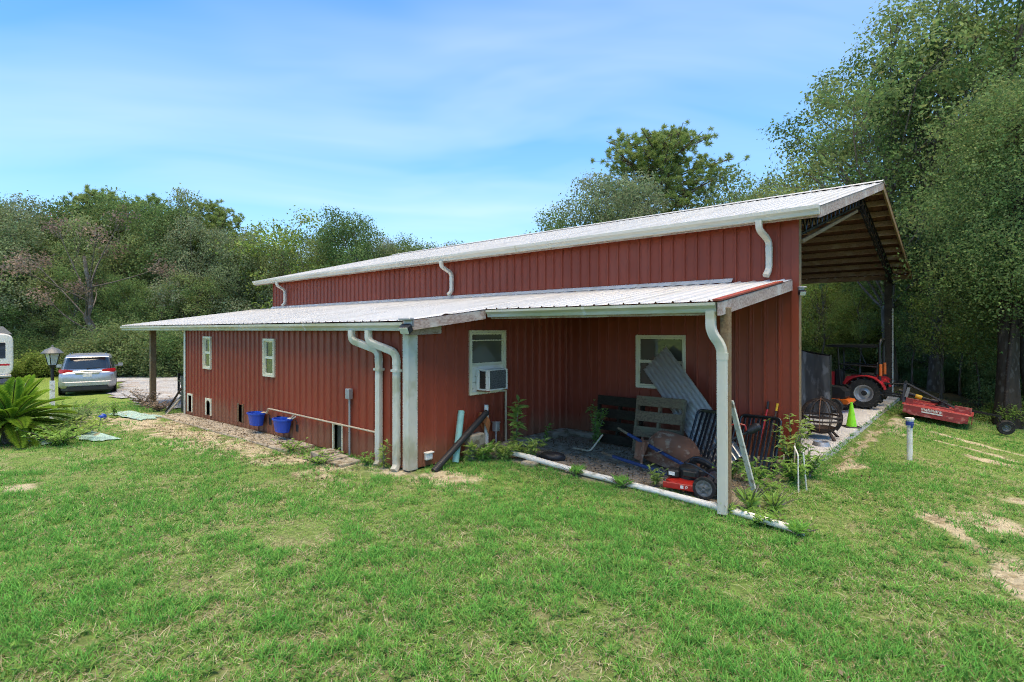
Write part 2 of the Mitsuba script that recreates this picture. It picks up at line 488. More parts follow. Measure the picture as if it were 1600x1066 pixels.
def sheet(name, poly, bsdf, step, lift, jag=0.25):
    """a sheet lying on the ground inside a polygon with an uneven edge"""
    from shapely.geometry import Polygon
    from shapely import contains_xy
    P = Polygon(poly)
    x0, y0, x1, y1 = P.bounds
    xs, ys = np.arange(x0 - 1, x1 + 1, step), np.arange(y0 - 1, y1 + 1, step)
    X, Y = np.meshgrid(xs, ys, indexing='ij')
    q = np.stack([X * 0.8, Y * 0.8, 0 * X], -1)
    ok = contains_xy(P, X + jag * 4 * (meshkit.fbm(q, 4, 21) - 0.5), Y + jag * 4 * (meshkit.fbm(q, 4, 22) - 0.5))
    Z = ground_z(X, Y) + 0.02 + lift
    a, b = np.meshgrid(np.arange(len(xs) - 1), np.arange(len(ys) - 1), indexing='ij')
    keep = ok[:-1, :-1] & ok[1:, :-1] & ok[1:, 1:] & ok[:-1, 1:]
    m = len(ys)
    Q = np.stack([a * m + b, (a + 1) * m + b, (a + 1) * m + b + 1, a * m + b + 1], -1)[keep]
    t = trimesh.Trimesh(np.stack([X, Y, Z], -1).reshape(-1, 3), np.vstack([Q[:, [0, 1, 2]], Q[:, [0, 2, 3]]]), process=False)
    t.remove_unreferenced_vertices()
    return structure(name, t, bsdf, smooth=True)


sheet('gravel_driveway', [(-16.6, -4.2), (-15.2, -3.5), (-15.2, 1.0), (-20, 4.5), (-33, 4.6), (-40, 3.0), (-40, -1.8), (-34, -1.4), (-30.0, -2.2), (-27, -3.4), (-23, -3.9)], 'gravel_mix', 0.3, 0.012, 0.22)
structure('concrete_slab', box(-9.1, 0.12, 0.06, 12.9, -0.16, 0.0, 0.012), 'concrete', label='pale concrete floor of the open bay of the red barn')
foot = box(-14.55, -7.3, -4.82, -4.22, -0.2, 0.0, 0.02)
fv = foot.vertices
fv[:, 2] += ground_z(fv[:, 0], fv[:, 1]) + 0.035
fv[:, 1] -= np.where(fv[:, 1] < -4.5, 0.15 * (meshkit.noise(np.stack([fv[:, 0] * 2, fv[:, 0] * 0, fv[:, 0] * 0], -1)) - 0.7) * -1, 0)
foot.vertices = fv
structure('concrete_apron', foot, 'old_concrete', label='worn concrete apron along the foot of the barn wall')

# ------------------------------------------------------------------ the barn
PITCH = 0.2286
RIB = [(0.0, 0.0), (0.058, 0.0), (0.064, 0.004), (0.074, 0.0), (0.092, 0.0), (0.105, 0.026), (0.1236, 0.026), (0.1366, 0.0), (0.155, 0.0), (0.163, 0.004), (0.171, 0.0), (0.2286, 0.0)]
RIB_PLAIN = [(0.0, 0.0), (0.097, 0.0), (0.107, 0.019), (0.1216, 0.019), (0.1316, 0.0), (0.2286, 0.0)]


def ribbed(u0, u1, v0, v1, put, holes=(), phase=0.0, profile=RIB):
    """ribbed sheet metal from u0 to u1; v0(u), v1(u) its ends; put(u, v, d) gives the point; holes (ua, ub, va, vb)"""
    k0, k1 = math.floor((u0 - phase) / PITCH) - 1, math.ceil((u1 - phase) / PITCH) + 1
    us = {round(u0, 5), round(u1, 5)}
    for k in range(k0, k1 + 1):
        for (a, _) in profile:
            u = phase + k * PITCH + a
            if u0 < u < u1:
                us.add(round(u, 5))
    for h in holes:
        for u in h[:2]:
            if u0 < u < u1:
                us.add(round(u, 5))
    us = sorted(us)
    px, pd = [q[0] for q in profile], [q[1] for q in profile]
    depth = [float(np.interp((u - phase) % PITCH, px, pd)) for u in us]
    V, F = [], []
    for (a, da), (b, db) in zip(zip(us, depth), zip(us[1:], depth[1:])):
        mid = (a + b) / 2
        spans = [(None, None)]
        cuts = sorted([(h[2], h[3]) for h in holes if h[0] < mid < h[1]])
        lo = 'start'
        spans = []
        for c in cuts:
            spans.append((lo, c[0]))
            lo = c[1]
        spans.append((lo, 'end'))
        for s, e in spans:
            q = []
            for u, d, w in ((a, da, s), (b, db, s), (b, db, e), (a, da, e)):
                v = v0(u) if w == 'start' else v1(u) if w == 'end' else w
                q.append(put(u, v, d))
            n = len(V)
            V += q
            F += [(n, n + 1, n + 2), (n, n + 2, n + 3)]
    return trimesh.Trimesh(np.array(V, float), np.array(F), process=False)


barn = Thing('metal_barn', 'long red metal barn with white ribbed roofs and an open bay at its right end', 'barn')
SHEET = 4 * PITCH


def wall(name, u0, u1, v0, v1, put, holes=(), phase=0.0, bsdf='red_steel', start=None):
    """a wall of sheets a yard wide, each a piece of its own"""
    edges = [u0]
    first = (start if start is not None else u0) + SHEET
    while first < u1 - 0.05:
        if first > u0 + 0.05:
            edges.append(first)
        first += SHEET
    edges.append(u1)
    for a, b in zip(edges, edges[1:]):
        barn.part('panel', ribbed(a, b, v0, v1, put, [h for h in holes if h[0] < b and h[1] > a], phase), bsdf, smooth=False, under=f'{barn.key}__{name}')


LOW = lambda y: 3.0 + 0.15 * y          # top of the lower roof
MAIN = lambda y: 4.07 + 0.258 * (y + 0.3) if y <= 6.28 else 4.07 + 0.258 * (12.86 - y)   # top of the main roof
XB, XA, YA, XL, XC = -4.5, -14.38, -4.2, -18.15, -9.14
win_a = [(-12.92, -12.50, 1.24, 1.98), (-9.46, -9.03, 1.24, 1.96)]
pets = [(-14.08, -13.82, -0.02, 0.42), (-12.78, -12.50, 0.02, 0.40), (-10.81, -10.58, 0.06, 0.46), (-8.92, -8.56, 0.10, 0.40), (-6.66, -6.38, 0.03, 0.48)]
base_a = lambda u: float(np.interp(u, [XA, -9, -4.5], [-0.135, -0.02, 0.012]))
# ribs face outwards: d is added away from the wall
wall('front_wall', XA, XB, base_a, lambda u: LOW(YA) - 0.05, lambda u, v, d: (u, YA - d, v), win_a + pets, phase=-0.05)
win_b = (-2.86, -2.02, 1.10, 2.14)
wall('side_wall', YA, 0.0, lambda u: 0.012, lambda u: LOW(u) - 0.045, lambda u, v, d: (XB + d, u, v), [win_b], phase=-0.12)
win_c = (-2.79, -1.89, 1.13, 2.05)
wall('main_wall', XL, 0.0, lambda u: 0.014 if u > XB - 0.01 else -0.3, lambda u: 4.02, lambda u, v, d: (u, -d, v), [win_c], phase=-0.269 - 0.1143, start=-0.04 - 20 * SHEET)
# walls out of sight from the lawn: left gable, the end of the lean-to, the back and the inner cross wall
hide = lambda n, m: barn.part(n, m, 'red_steel', smooth=False)
hide('left_wall', ribbed(0.0, 12.56, lambda u: -0.35, lambda u: MAIN(u) - 0.06, lambda u, v, d: (XL - d, u, v), profile=RIB_PLAIN))
hide('porch_end_wall', ribbed(YA, 0.0, lambda u: -0.2, lambda u: LOW(u) - 0.05, lambda u, v, d: (XA - d, u, v), profile=RIB_PLAIN))
hide('back_wall', ribbed(XL, XC, lambda u: -0.35, lambda u: 4.0, lambda u, v, d: (u, 12.56 + d, v), profile=RIB_PLAIN))
hide('cross_wall', ribbed(0.0, 12.56, lambda u: 0.0, lambda u: MAIN(u) - 0.06, lambda u, v, d: (XC + d, u, v), profile=RIB_PLAIN))

# roofs: sheets a yard wide
sheets = []


def porch_eave(u):
    if u > -3.89:
        return -3.135
    if u < -4.27:
        return -4.47
    return float(np.interp(u, [-4.27, -3.89], [-4.47, -3.135]))


def roof(name, u0, u1, v0, v1, put, bsdf, phase):
    n = max(1, round((u1 - u0) / SHEET))
    for k in range(n):
        a, b = u0 + k * (u1 - u0) / n, u0 + (k + 1) * (u1 - u0) / n
        holes = ()
        barn.part('panel', ribbed(a, b, v0, v1, put, holes, phase, RIB_PLAIN), bsdf, smooth=False, under=f'{barn.key}__{name}')


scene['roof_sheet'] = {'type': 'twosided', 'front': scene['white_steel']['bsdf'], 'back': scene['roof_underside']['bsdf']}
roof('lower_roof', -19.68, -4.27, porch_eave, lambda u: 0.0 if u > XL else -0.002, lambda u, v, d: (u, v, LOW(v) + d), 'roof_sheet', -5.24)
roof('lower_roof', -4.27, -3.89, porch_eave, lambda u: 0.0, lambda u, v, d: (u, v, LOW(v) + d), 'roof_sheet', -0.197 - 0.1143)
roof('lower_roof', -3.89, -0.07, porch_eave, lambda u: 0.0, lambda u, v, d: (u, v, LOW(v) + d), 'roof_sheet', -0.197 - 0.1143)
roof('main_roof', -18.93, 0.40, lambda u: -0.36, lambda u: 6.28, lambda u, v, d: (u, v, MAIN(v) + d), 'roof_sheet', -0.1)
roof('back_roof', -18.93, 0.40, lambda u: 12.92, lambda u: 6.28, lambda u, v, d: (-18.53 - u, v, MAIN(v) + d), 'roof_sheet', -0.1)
cap = [(-0.22, -0.045), (-0.20, -0.018), (0, 0.035), (0.20, -0.018), (0.22, -0.045), (0, 0.025)]
barn.part('ridge_cap', moved(trimesh.Trimesh(*(lambda m: (m.vertices[:, [1, 0, 2]], m.faces[:, ::-1]))(prism(cap, -18.93, 0.40))), (0, 6.28, 5.79)), 'white_steel', smooth=False)


def along_x(poly, x0, x1):
    """(y, z) polygon drawn out along x"""
    m = prism(poly, x0, x1)
    v = m.vertices
    m.vertices = np.stack([v[:, 1], v[:, 0], v[:, 2]], 1)
    m.invert()
    return m


def along_y(poly, y0, y1):
    """(x, z) polygon drawn out along y"""
    return prism(poly, y0, y1)


def gutter(x0, x1, y, zb, h=0.13, d=0.12):
    """K-style trough: outer face at y - d, back at y"""
    t = 0.004
    out = [(y, zb), (y - 0.08, zb), (y - 0.092, zb + 0.045), (y - d, zb + 0.082), (y - d, zb + h), (y - d + 0.014, zb + h), (y - d + 0.014, zb + h - 0.012),
           (y - d + 0.012, zb + 0.09), (y - 0.086, zb + 0.05), (y - 0.076, zb + t), (y - t, zb + t), (y - t, zb + h + 0.01), (y, zb + h + 0.01)]
    ends = [along_x([(y - 0.004, zb + 0.002), (y - 0.079, zb + 0.002), (y - 0.091, zb + 0.045), (y - d + 0.002, zb + 0.083), (y - d + 0.002, zb + h - 0.002), (y - 0.004, zb + h - 0.002)], a, a + 0.004) for a in (x0 + 0.001, x1 - 0.005)]
    return cat(along_x(out, x0, x1), *ends)


barn.part('gutter', gutter(-18.93, 0.385, -0.31, 3.925, 0.135, 0.13), 'gutter_white', smooth=False, label='white gutter under the upper eave')
barn.part('gutter', gutter(-19.68, -4.30, -4.36, 2.18, 0.125, 0.13), 'gutter_white', smooth=False, label='long stained gutter of the lower roof')
barn.part('gutter', gutter(-3.86, -0.13, -3.02, 2.40, 0.115, 0.13), 'gutter_white', smooth=False, label='greenish stained gutter of the open porch')
# fascia, rake and eave boards
barn.part('fascia', box(-18.9, 0.37, -0.30, -0.27, 3.90, 4.045), 'fascia_wood', smooth=False)
barn.part('fascia', box(-19.65, -4.30, -4.355, -4.325, 2.175, 2.318), 'fascia_wood', smooth=False)
barn.part('fascia', box(-3.86, -0.13, -3.015, -2.985, 2.37, 2.525), 'fascia_wood', smooth=False)


def rake(x, y0, y1, zf, hgt, t=0.04, drop=0.012):
    return along_y([(x - t / 2, 0), (x + t / 2, 0), (x + t / 2, 1), (x - t / 2, 1)], y0, y1) if False else slab4([(x - t / 2, y0, zf(y0) - drop), (x - t / 2, y1, zf(y1) - drop), (x + t / 2, y1, zf(y1) - drop), (x + t / 2, y0, zf(y0) - drop)], hgt)


def slab4(top, h):
    """a board under four top corners"""
    P = np.array(top, float)
    return hull(np.vstack([P, P - [0, 0, h]]))


barn.part('rake_board', rake(0.37, -0.33, 6.27, MAIN, 0.17), 'fascia_wood', smooth=False, label='weathered rake board under the front roof slope')
barn.part('rake_board', rake(0.37, 6.29, 12.9, MAIN, 0.17), 'post_wood', smooth=False, label='dark rake board under the back roof slope')
barn.part('rake_board', rake(-18.9, -0.33, 6.27, MAIN, 0.17), 'fascia_wood', smooth=False)
barn.part('rake_board', rake(-18.9, 6.29, 12.9, MAIN, 0.17), 'fascia_wood', smooth=False)
barn.part('rake_board', rake(-0.085, -3.13, -0.03, LOW, 0.16), 'fascia_wood', smooth=False, label='weathered board at the right edge of the porch roof')
d = np.array([-3.89 + 4.27, -3.135 + 4.47])
nx, ny = d[1] / np.hypot(*d) * 0.02, -d[0] / np.hypot(*d) * 0.02
q = [(-4.27 - nx - 0.0, -4.47 - ny), (-3.89 - nx, -3.10 - ny), (-3.89 + nx, -3.10 + ny), (-4.27 + nx, -4.47 + ny)]
barn.part('rake_board', slab4([(x - 0.02, y, LOW(y) - 0.012) for x, y in q], 0.15), 'fascia_wood', smooth=False, label='bare weathered board where the lower roof steps back')
barn.part('brace_block', slab4([(-4.45, -4.30, 2.24), (-4.45, -3.62, 2.26), (-4.40, -3.62, 2.26), (-4.40, -4.30, 2.24)], 0.13), 'fascia_wood', smooth=False)
barn.part('rake_trim', slab4([(-0.16, -3.14, LOW(-3.14) + 0.024), (-0.16, -0.6, LOW(-0.6) + 0.024), (-0.055, -0.6, LOW(-0.6) + 0.024), (-0.055, -3.14, LOW(-3.14) + 0.024)], 0.02), 'red_steel', smooth=False, label='red strip along the edge of the porch roof')
barn.part('eave_trim', box(-18.9, 0.40, 12.93, 12.95, 3.99, 4.075), 'white_paint', smooth=False)
barn.part('wall_flashing', cat(*[slab4([(a, -0.10, LOW(-0.10) + 0.03), (a, -0.022, 3.075), (b, -0.022, 3.075), (b, -0.10, LOW(-0.10) + 0.03)], 0.012) for a, b in ((XL, -12.1), (-12.09, -6.1), (-6.09, -1.0))]), 'white_steel', smooth=False)

# corner trims
barn.part('corner_trim', cat(box(XB - 0.12, XB + 0.026, YA - 0.027, YA - 0.021, 0.0, 2.30), box(XB + 0.021, XB + 0.027, YA - 0.0205, YA + 0.15, 0.0, 2.30)), 'trim_white', smooth=False, label='white trim at the corner of the lean-to')
barn.part('corner_trim', cat(box(XA - 0.026, XA + 0.10, YA - 0.027, YA - 0.021, -0.14, 2.30), box(XA - 0.027, XA - 0.021, YA - 0.0205, YA + 0.1, -0.14, 2.30)), 'trim_white', smooth=False)
barn.part('corner_trim', box(-0.085, 0.024, -0.027, -0.021, 0.0, 4.0), 'red_steel', smooth=False)
barn.part('corner_post', box(-0.10, 0.022, 0.004, 0.14, 0.0, 4.05), 'post_wood', smooth=False, label='bare wooden post at the edge of the red wall')
# posts
barn.part('porch_post', box(-0.135, -0.035, -2.975, -2.86, -0.1, 2.46, 0.006), 'post_wood', smooth=False, label='brown wooden post of the open porch')
barn.part('porch_post', box(-18.25, -18.10, -4.02, -3.86, -0.4, 2.29, 0.006), 'post_wood', smooth=False, label='brown wooden post at the far left end of the lower roof')
barn.part('porch_beam', box(-19.3, XA - 0.03, -4.02, -3.87, 2.291, 2.37 - 0.05, 0.004), 'post_wood', smooth=False)
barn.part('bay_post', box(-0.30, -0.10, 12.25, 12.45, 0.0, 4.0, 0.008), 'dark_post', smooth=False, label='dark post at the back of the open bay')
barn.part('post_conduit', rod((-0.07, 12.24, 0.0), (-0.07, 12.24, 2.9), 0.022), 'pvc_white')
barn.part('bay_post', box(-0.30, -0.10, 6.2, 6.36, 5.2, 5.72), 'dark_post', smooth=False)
# curb under the porch walls
barn.part('curb', box(-4.47, -4.26, -2.3, -0.215, -0.1, 0.13, 0.02), 'old_concrete', smooth=False)
barn.part('curb', box(-4.47, -0.1, -0.21, -0.025, -0.1, 0.10, 0.02), 'old_concrete', smooth=False)
# inside: purlins and trusses of the open bay
for k in range(10):
    y = 0.25 + k * 0.64
    for yy in (y, 12.56 - y):
        z = MAIN(yy) - 0.02
        m = box(-9.1, 0.345, -0.02, 0.02, -0.145, -0.002)
        barn.part('purlin', moved(m, (0, yy, z), rx=math.atan(0.258) * (1 if yy < 6.28 else -1)), 'purlin_wood', smooth=False)
barn.part('purlin', box(-9.1, 0.345, 12.80, 12.85, 3.90, 4.05), 'purlin_wood', smooth=False)


def truss(x):
    P, b = [], 0.0
    for side in (0, 1):
        yy = (lambda y: y) if side == 0 else (lambda y: 12.56 - y)
        top = lambda y: MAIN(y) - 0.19
        bot = lambda y: MAIN(y) - 0.47 - 0.02 * max(0, 0.8 - y)
        for f in (top, bot):
            P.append(bar((x - 0.03, yy(0.12), f(0.12)), (x - 0.03, yy(6.2), f(6.2)), 0.035, 0.035))
            P.append(bar((x + 0.03, yy(0.12), f(0.12)), (x + 0.03, yy(6.2), f(6.2)), 0.035, 0.035))
        n = 30
        for i in range(n):
            a, c = 0.15 + 6.0 * i / n, 0.15 + 6.0 * (i + 1) / n
            P.append(rod((x, yy(a), (top if i % 2 else bot)(a)), (x, yy(c), (bot if i % 2 else top)(c)), 0.016, 6))
    P.append(bar((x, 6.28, MAIN(6.28) - 0.16), (x, 6.28, MAIN(6.28) - 0.62), 0.10, 0.10))
    return cat(*P)


barn.part('truss', truss(-0.10), 'black_paint', smooth=False, label='black open-web steel truss under the gable end')
barn.part('truss', truss(-4.6), 'black_paint', smooth=False)
barn.part('truss_board', slab4([(0.02, 0.1, MAIN(0.1) - 0.53), (0.02, 5.0, MAIN(5.0) - 0.50), (0.06, 5.0, MAIN(5.0) - 0.50), (0.06, 0.1, MAIN(0.1) - 0.53)], 0.06), 'post_wood', smooth=False)

# downspouts
SP = rrect(0.08, 0.098, 0.02)
SPB = rrect(0.09, 0.115, 0.022)
for a, b, zb in ((-0.47, -0.40, 3.02), (-8.09, -8.02, 3.03), (-17.02, -17.0, 3.02)):
    path = elbows([(a, -0.385, 3.94), (a, -0.385, 3.80), (b, -0.095, 3.64), (b, -0.095, zb + 0.16), (b - 0.02, -0.19, zb + 0.05)], 0.10)
    barn.part('downspout', sweep(path, SP), 'gutter_white', smooth=40)
for a, b, z1 in ((-5.74, -5.19, 2.02), (-5.25, -4.72, 2.0)):
    path = elbows([(a, -4.43, 2.19), (a, -4.43, z1), (b, -4.272, z1 - 0.17), (b, -4.272, 0.05), (b + 0.02, -4.34, -0.01)], 0.13, 7)
    barn.part('downspout', sweep(path, SPB), 'trim_white', smooth=40)
    barn.part('downspout_strap', cat(*[box(b - 0.075, b + 0.075, -4.330, -4.215, z - 0.02, z + 0.02) for z in (1.55,)]), 'trim_white', smooth=False)
path = elbows([(-0.20, -3.085, 2.42), (-0.20, -3.085, 2.17), (-0.09, -3.02, 1.99), (-0.085, -3.02, 0.02)], 0.10, 7)
barn.part('downspout', sweep(path, SPB), 'gutter_white', smooth=40, label='tall white downspout in front of the porch post')


# seams: sleeves where gutter lengths and downspout pieces meet
for x, y, z, h in ((-14.2, -0.31, 3.925, 0.135), (-9.9, -0.31, 3.925, 0.135), (-5.6, -0.31, 3.925, 0.135), (-2.1, -0.31, 3.925, 0.135), (-15.6, -4.36, 2.18, 0.125), (-11.4, -4.36, 2.18, 0.125), (-7.3, -4.36, 2.18, 0.125), (-2.0, -3.02, 2.40, 0.115)):
    d = 0.133
    barn.part('gutter_seam', along_x([(y - 0.002, z - 0.003), (y - 0.081, z - 0.003), (y - 0.095, z + 0.044), (y - d, z + 0.081), (y - d, z + h + 0.002), (y - d + 0.016, z + h + 0.002), (y - 0.004, z - 0.001)], x, x + 0.05), 'trim_white', smooth=False)
for x, y, z in ((-0.40, -0.095, 3.50), (-8.02, -0.095, 3.50), (-17.0, -0.095, 3.50)):
    barn.part('downspout_joint', sweep([(x, y, z - 0.035), (x, y, z + 0.035)], rrect(0.086, 0.104, 0.02)), 'gutter_white', smooth=40)
for x, y, z in ((-5.19, -4.272, 1.70), (-4.72, -4.272, 1.68), (-5.19, -4.272, 0.22), (-4.72, -4.272, 0.22)):
    barn.part('downspout_joint', sweep([(x, y, z - 0.04), (x, y, z + 0.04)], rrect(0.098, 0.123, 0.022)), 'trim_white', smooth=40)
barn.part('downspout_joint', sweep([(-0.088, -3.02, 1.84), (-0.088, -3.02, 1.92)], rrect(0.098, 0.123, 0.022)), 'gutter_white', smooth=40)
for k, z in enumerate((0.35, 0.9, 1.45, 2.0)):
    barn.part('trim_screw', cat(box(XB - 0.108, XB - 0.096, YA - 0.031, YA - 0.0265, z, z + 0.012), box(XB + 0.0265, XB + 0.031, YA + 0.125, YA + 0.137, z + 0.05, z + 0.062)), 'grey_metal', smooth=False)


# windows
def window(name_at, w, h, kind, label):
    """name_at(u, v, d): u along the wall from 0 to w, v up, d out of the wall; a frame, two sashes and their panes"""
    def bx(u0, u1, v0, v1, d0, d1):
        return hull([name_at(u, v, d) for u in (u0, u1) for v in (v0, v1) for d in (d0, d1)])
    t = 0.045
    fr = cat(bx(-t, 0.0, -t, h + t, -0.05, 0.03), bx(w, w + t, -t, h + t, -0.05, 0.03), bx(0.0, w, h, h + t, -0.05, 0.029), bx(0.0, w, -t, 0.0, -0.05, 0.034))
    key = barn.part('window', fr, 'frame_cream', smooth=False, label=label)
    s = 0.028
    halves = ((0.003, h * 0.5, -0.02), (h * 0.5 + 0.001, h - 0.003, -0.034)) if kind != 'ac' else ((h * 0.46, h - 0.003, -0.03),)
    for v0, v1, d0 in halves:
        barn.part('sash', cat(bx(0.003, s, v0, v1, d0, d0 + 0.024), bx(w - s, w - 0.003, v0, v1, d0, d0 + 0.024), bx(s, w - s, v0, v0 + s, d0, d0 + 0.024), bx(s, w - s, v1 - s, v1, d0, d0 + 0.024)), 'frame_cream', smooth=False, under=key)
        c = [name_at(u, v, d0 + 0.01) for u, v in ((s, v0 + s), (w - s, v0 + s), (w - s, v1 - s), (s, v1 - s))]
        barn.part('pane', (np.array(c, float), np.array([[0, 1, 2, 3]])), 'pane_glass', smooth=False, under=key)
    barn.part('insect_screen', bx(0.003, w - 0.003, 0.003, h - 0.003, -0.049, -0.044), 'screen_dark', smooth=False, under=key)
    if kind == 'ac':
        barn.part('bar', cat(bx(0.0, w, h * 0.86, h * 0.88, -0.018, 0.004), bx(0.0, w, h * 0.435, h * 0.46, -0.03, 0.01)), 'frame_cream', smooth=False, under=key)
        barn.part('filler_panel', bx(0.002, w - 0.002, 0.002, h * 0.433, -0.03, -0.014), 'white_paint', smooth=False, under=key)
    return key


for k, (a, b, c, e) in enumerate(win_a):
    window(lambda u, v, d, a=a, c=c: (a + u, YA - d - 0.012, c + v), b - a, e - c, 'hung', ('left', 'right')[k] + ' narrow window of the long red wall')
window(lambda u, v, d: (XB + d + 0.012, win_b[0] + u, win_b[2] + v), win_b[1] - win_b[0], win_b[3] - win_b[2], 'ac', 'window above the old air conditioner')
window(lambda u, v, d: (win_c[0] + u, -d - 0.012, win_c[2] + v), win_c[1] - win_c[0], win_c[3] - win_c[2], 'hung', 'window behind the leaning roofing sheet')

# pet doors cut in the foot of the long wall
for k, (a, b, c, e) in enumerate(pets):
    y0, y1 = YA - 0.032, YA - 0.004
    if k == 3:
        continue
    t = 0.05 if k < 2 else 0.03
    parts = [box(a - t, a, y0, y1, c, e + t), box(b, b + t, y0, y1, c, e + t)]
    if k == 0 or k == 4:
        parts.append(box(a, b, y0 + 0.002, y1, e, e + t))
    if k == 1:
        arc = [(a + (b - a) * (0.5 - 0.5 * math.cos(q)), e - 0.10 + 0.10 * math.sin(q)) for q in np.linspace(0, math.pi, 9)]
        parts.append(prism(arc[::1] + [(b, e + t), (a, e + t)], y0 + 0.002, y1))
    barn.part('pet_door_frame', cat(*parts), ('frame_cream', 'frame_cream', 'post_wood', '', 'frame_cream')[k], smooth=False)
    barn.part('pet_door_flap', box(a, b, YA + 0.055, YA + 0.07, c, e), 'screen_dark', smooth=False)
# pipes and boxes on the walls
pp = elbows([(-9.22, -4.27, 0.42), (-9.14, -4.29, 0.535), (-8.0, -4.27, 0.525), (-6.5, -4.27, 0.515), (-5.28, -4.27, 0.51), (-5.28, -4.27, 0.0)], 0.05)
barn.part('water_pipe', cat(tube(pp, 0.016, 8), rod((-8.02, -4.27, 0.525), (-8.12, -4.31, 0.42), 0.014, 8), rod((-5.28, -4.27, 0.46), (-5.28, -4.27, 0.56), 0.022, 8)), 'pvc_cream')
barn.part('conduit', rod((-6.08, -4.255, -0.03), (-6.08, -4.255, 1.0), 0.019), 'grey_metal')
barn.part('switch_box', box(-6.14, -6.02, -4.31, -4.225, 0.99, 1.17, 0.008), 'grey_metal', smooth=False)
barn.part('conduit', rod((XB + 0.045, -1.99, 0.05), (XB + 0.045, -1.99, 1.08), 0.022), 'pvc_cream')
barn.part('outlet_cover', cat(box(XB + 0.022, XB + 0.085, -3.92, -3.78, 0.115, 0.235, 0.015), box(XB + 0.022, XB + 0.11, -3.93, -3.77, 0.225, 0.245, 0.006)), 'white_paint', smooth=False)


def floodlight(loc, rz, label, s=1.0):
    M = lambda m: moved(m, loc, rz, s=s)
    key = barn.part('floodlight', M(cat(box(-0.07, 0.07, -0.03, 0.05, 0.0, 0.10, 0.01), box(-0.10, 0.10, -0.13, 0.0, 0.09, 0.13, 0.012), rod((0, 0, 0.05), (0, -0.05, -0.02), 0.02))), 'grey_metal', smooth=False, label=label)
    barn.part('lamp_head', M(moved(box(-0.085, 0.085, -0.075, 0.04, -0.09, 0.035, 0.012), (0, -0.07, 0.0), rx=0.5)), 'black_plastic', smooth=False, under=key)
    barn.part('lens', M(moved(box(-0.07, 0.07, -0.082, -0.072, -0.078, 0.02), (0, -0.07, 0.0), rx=0.5)), 'lamp_glass', smooth=False, under=key)


floodlight((-4.16, -4.47, 2.24), 0.35, 'floodlight at the corner of the lower roof')
floodlight((0.05, 0.0, 2.80), 0.6, 'floodlight at the top of the corner post', 0.6)

# ------------------------------------------------------------------ things at the barn
ac = Thing('air_conditioner', 'old white window air conditioner sticking out of the red side wall', 'air conditioner', loc=(XB, -2.86, 1.14))
ac.part('case', cat(box(0.02, 0.31, 0.12, 0.62, 0.345, 0.36), box(0.02, 0.31, 0.12, 0.62, 0.0, 0.02), box(0.02, 0.09, 0.12, 0.62, 0.0205, 0.3445), box(0.25, 0.31, 0.12, 0.165, 0.0205, 0.3445), box(0.25, 0.31, 0.575, 0.62, 0.0205, 0.3445),
                   box(0.10, 0.30, 0.15, 0.59, 0.03, 0.335)), 'white_paint', smooth=False)
ac.part('coil', box(0.302, 0.3145, 0.17, 0.57, 0.025, 0.34), 'coil_grey', smooth=False)
ac.part('fin', cat(*[box(0.3145, 0.317, 0.17, 0.57, 0.03 + k * 0.012, 0.034 + k * 0.012) for k in range(26)]), 'black_plastic', smooth=False, kind='stuff')
ac.part('side_grille', cat(box(0.10, 0.245, 0.138, 0.144, 0.03, 0.33), *[box(0.105 + 0.025 * k, 0.112 + 0.025 * k, 0.128, 0.1375, 0.03, 0.33) for k in range(6)]), 'rust_dark', smooth=False)
ac.part('bracket', cat(box(0.03, 0.33, 0.125, 0.145, -0.022, -0.002), box(0.03, 0.33, 0.595, 0.615, -0.022, -0.002)), 'rust', smooth=False)

# buckets hung on the long wall
for k, (x, lab) in enumerate(((-9.52, 'blue plastic bucket hung on the red wall, the left one of the two'), (-8.34, 'blue plastic bucket hung on the red wall, the right one of the two'))):
    b = Thing('water_bucket', lab, 'bucket', 'blue buckets hung on the long wall', loc=(x, -4.375, 0.155), s=0.80)
    def ring(sx, sy, z, n=28):
        a = np.arange(n) * 2 * np.pi / n
        c, s = np.cos(a), np.sin(a)
        y = np.where(s > 0, np.sign(s) * np.abs(s)**0.45, s)      # flat at the back
        return np.stack([sx * np.sign(c) * np.abs(c)**0.8, sy * y, z + 0 * a], 1)
    rings = [ring(0.25, 0.115, 0.0), ring(0.255, 0.12, 0.015), ring(0.30, 0.165, 0.29), ring(0.325, 0.19, 0.295), ring(0.325, 0.19, 0.33), ring(0.298, 0.162, 0.333), ring(0.29, 0.155, 0.29), ring(0.25, 0.11, 0.03)]
    n, m = 28, len(rings)
    V = np.vstack(rings + [[[0, 0, 0]], [[0, 0, 0.03]]])
    F = []
    for i in range(m - 1):
        for j in range(n):
            a, c = i * n + j, i * n + (j + 1) % n
            F += [(a, c, c + n), (a, c + n, a + n)]
    F += [(m * n, (j + 1) % n, j) for j in range(n)] + [(m * n + 1, (m - 1) * n + j, (m - 1) * n + (j + 1) % n) for j in range(n)]
    b.part('shell', trimesh.Trimesh(V, np.array(F), process=False), 'blue_plastic', smooth=35)
    b.part('hook', cat(tube(smooth_path([(0.30, 0.19, 0.30), (0.36, 0.21, 0.26), (0.34, 0.225, 0.10)]), 0.012, 8), box(0.33, 0.45, 0.20, 0.225, 0.02, 0.20, 0.004)), 'black_plastic')
    b.part('float_valve', cat(rod((0.30, 0.12, 0.335), (0.40, 0.16, 0.40), 0.017), box(0.14, 0.31, 0.06, 0.17, 0.334, 0.35, 0.006)), 'pvc_cream' if k == 0 else 'pvc_white')

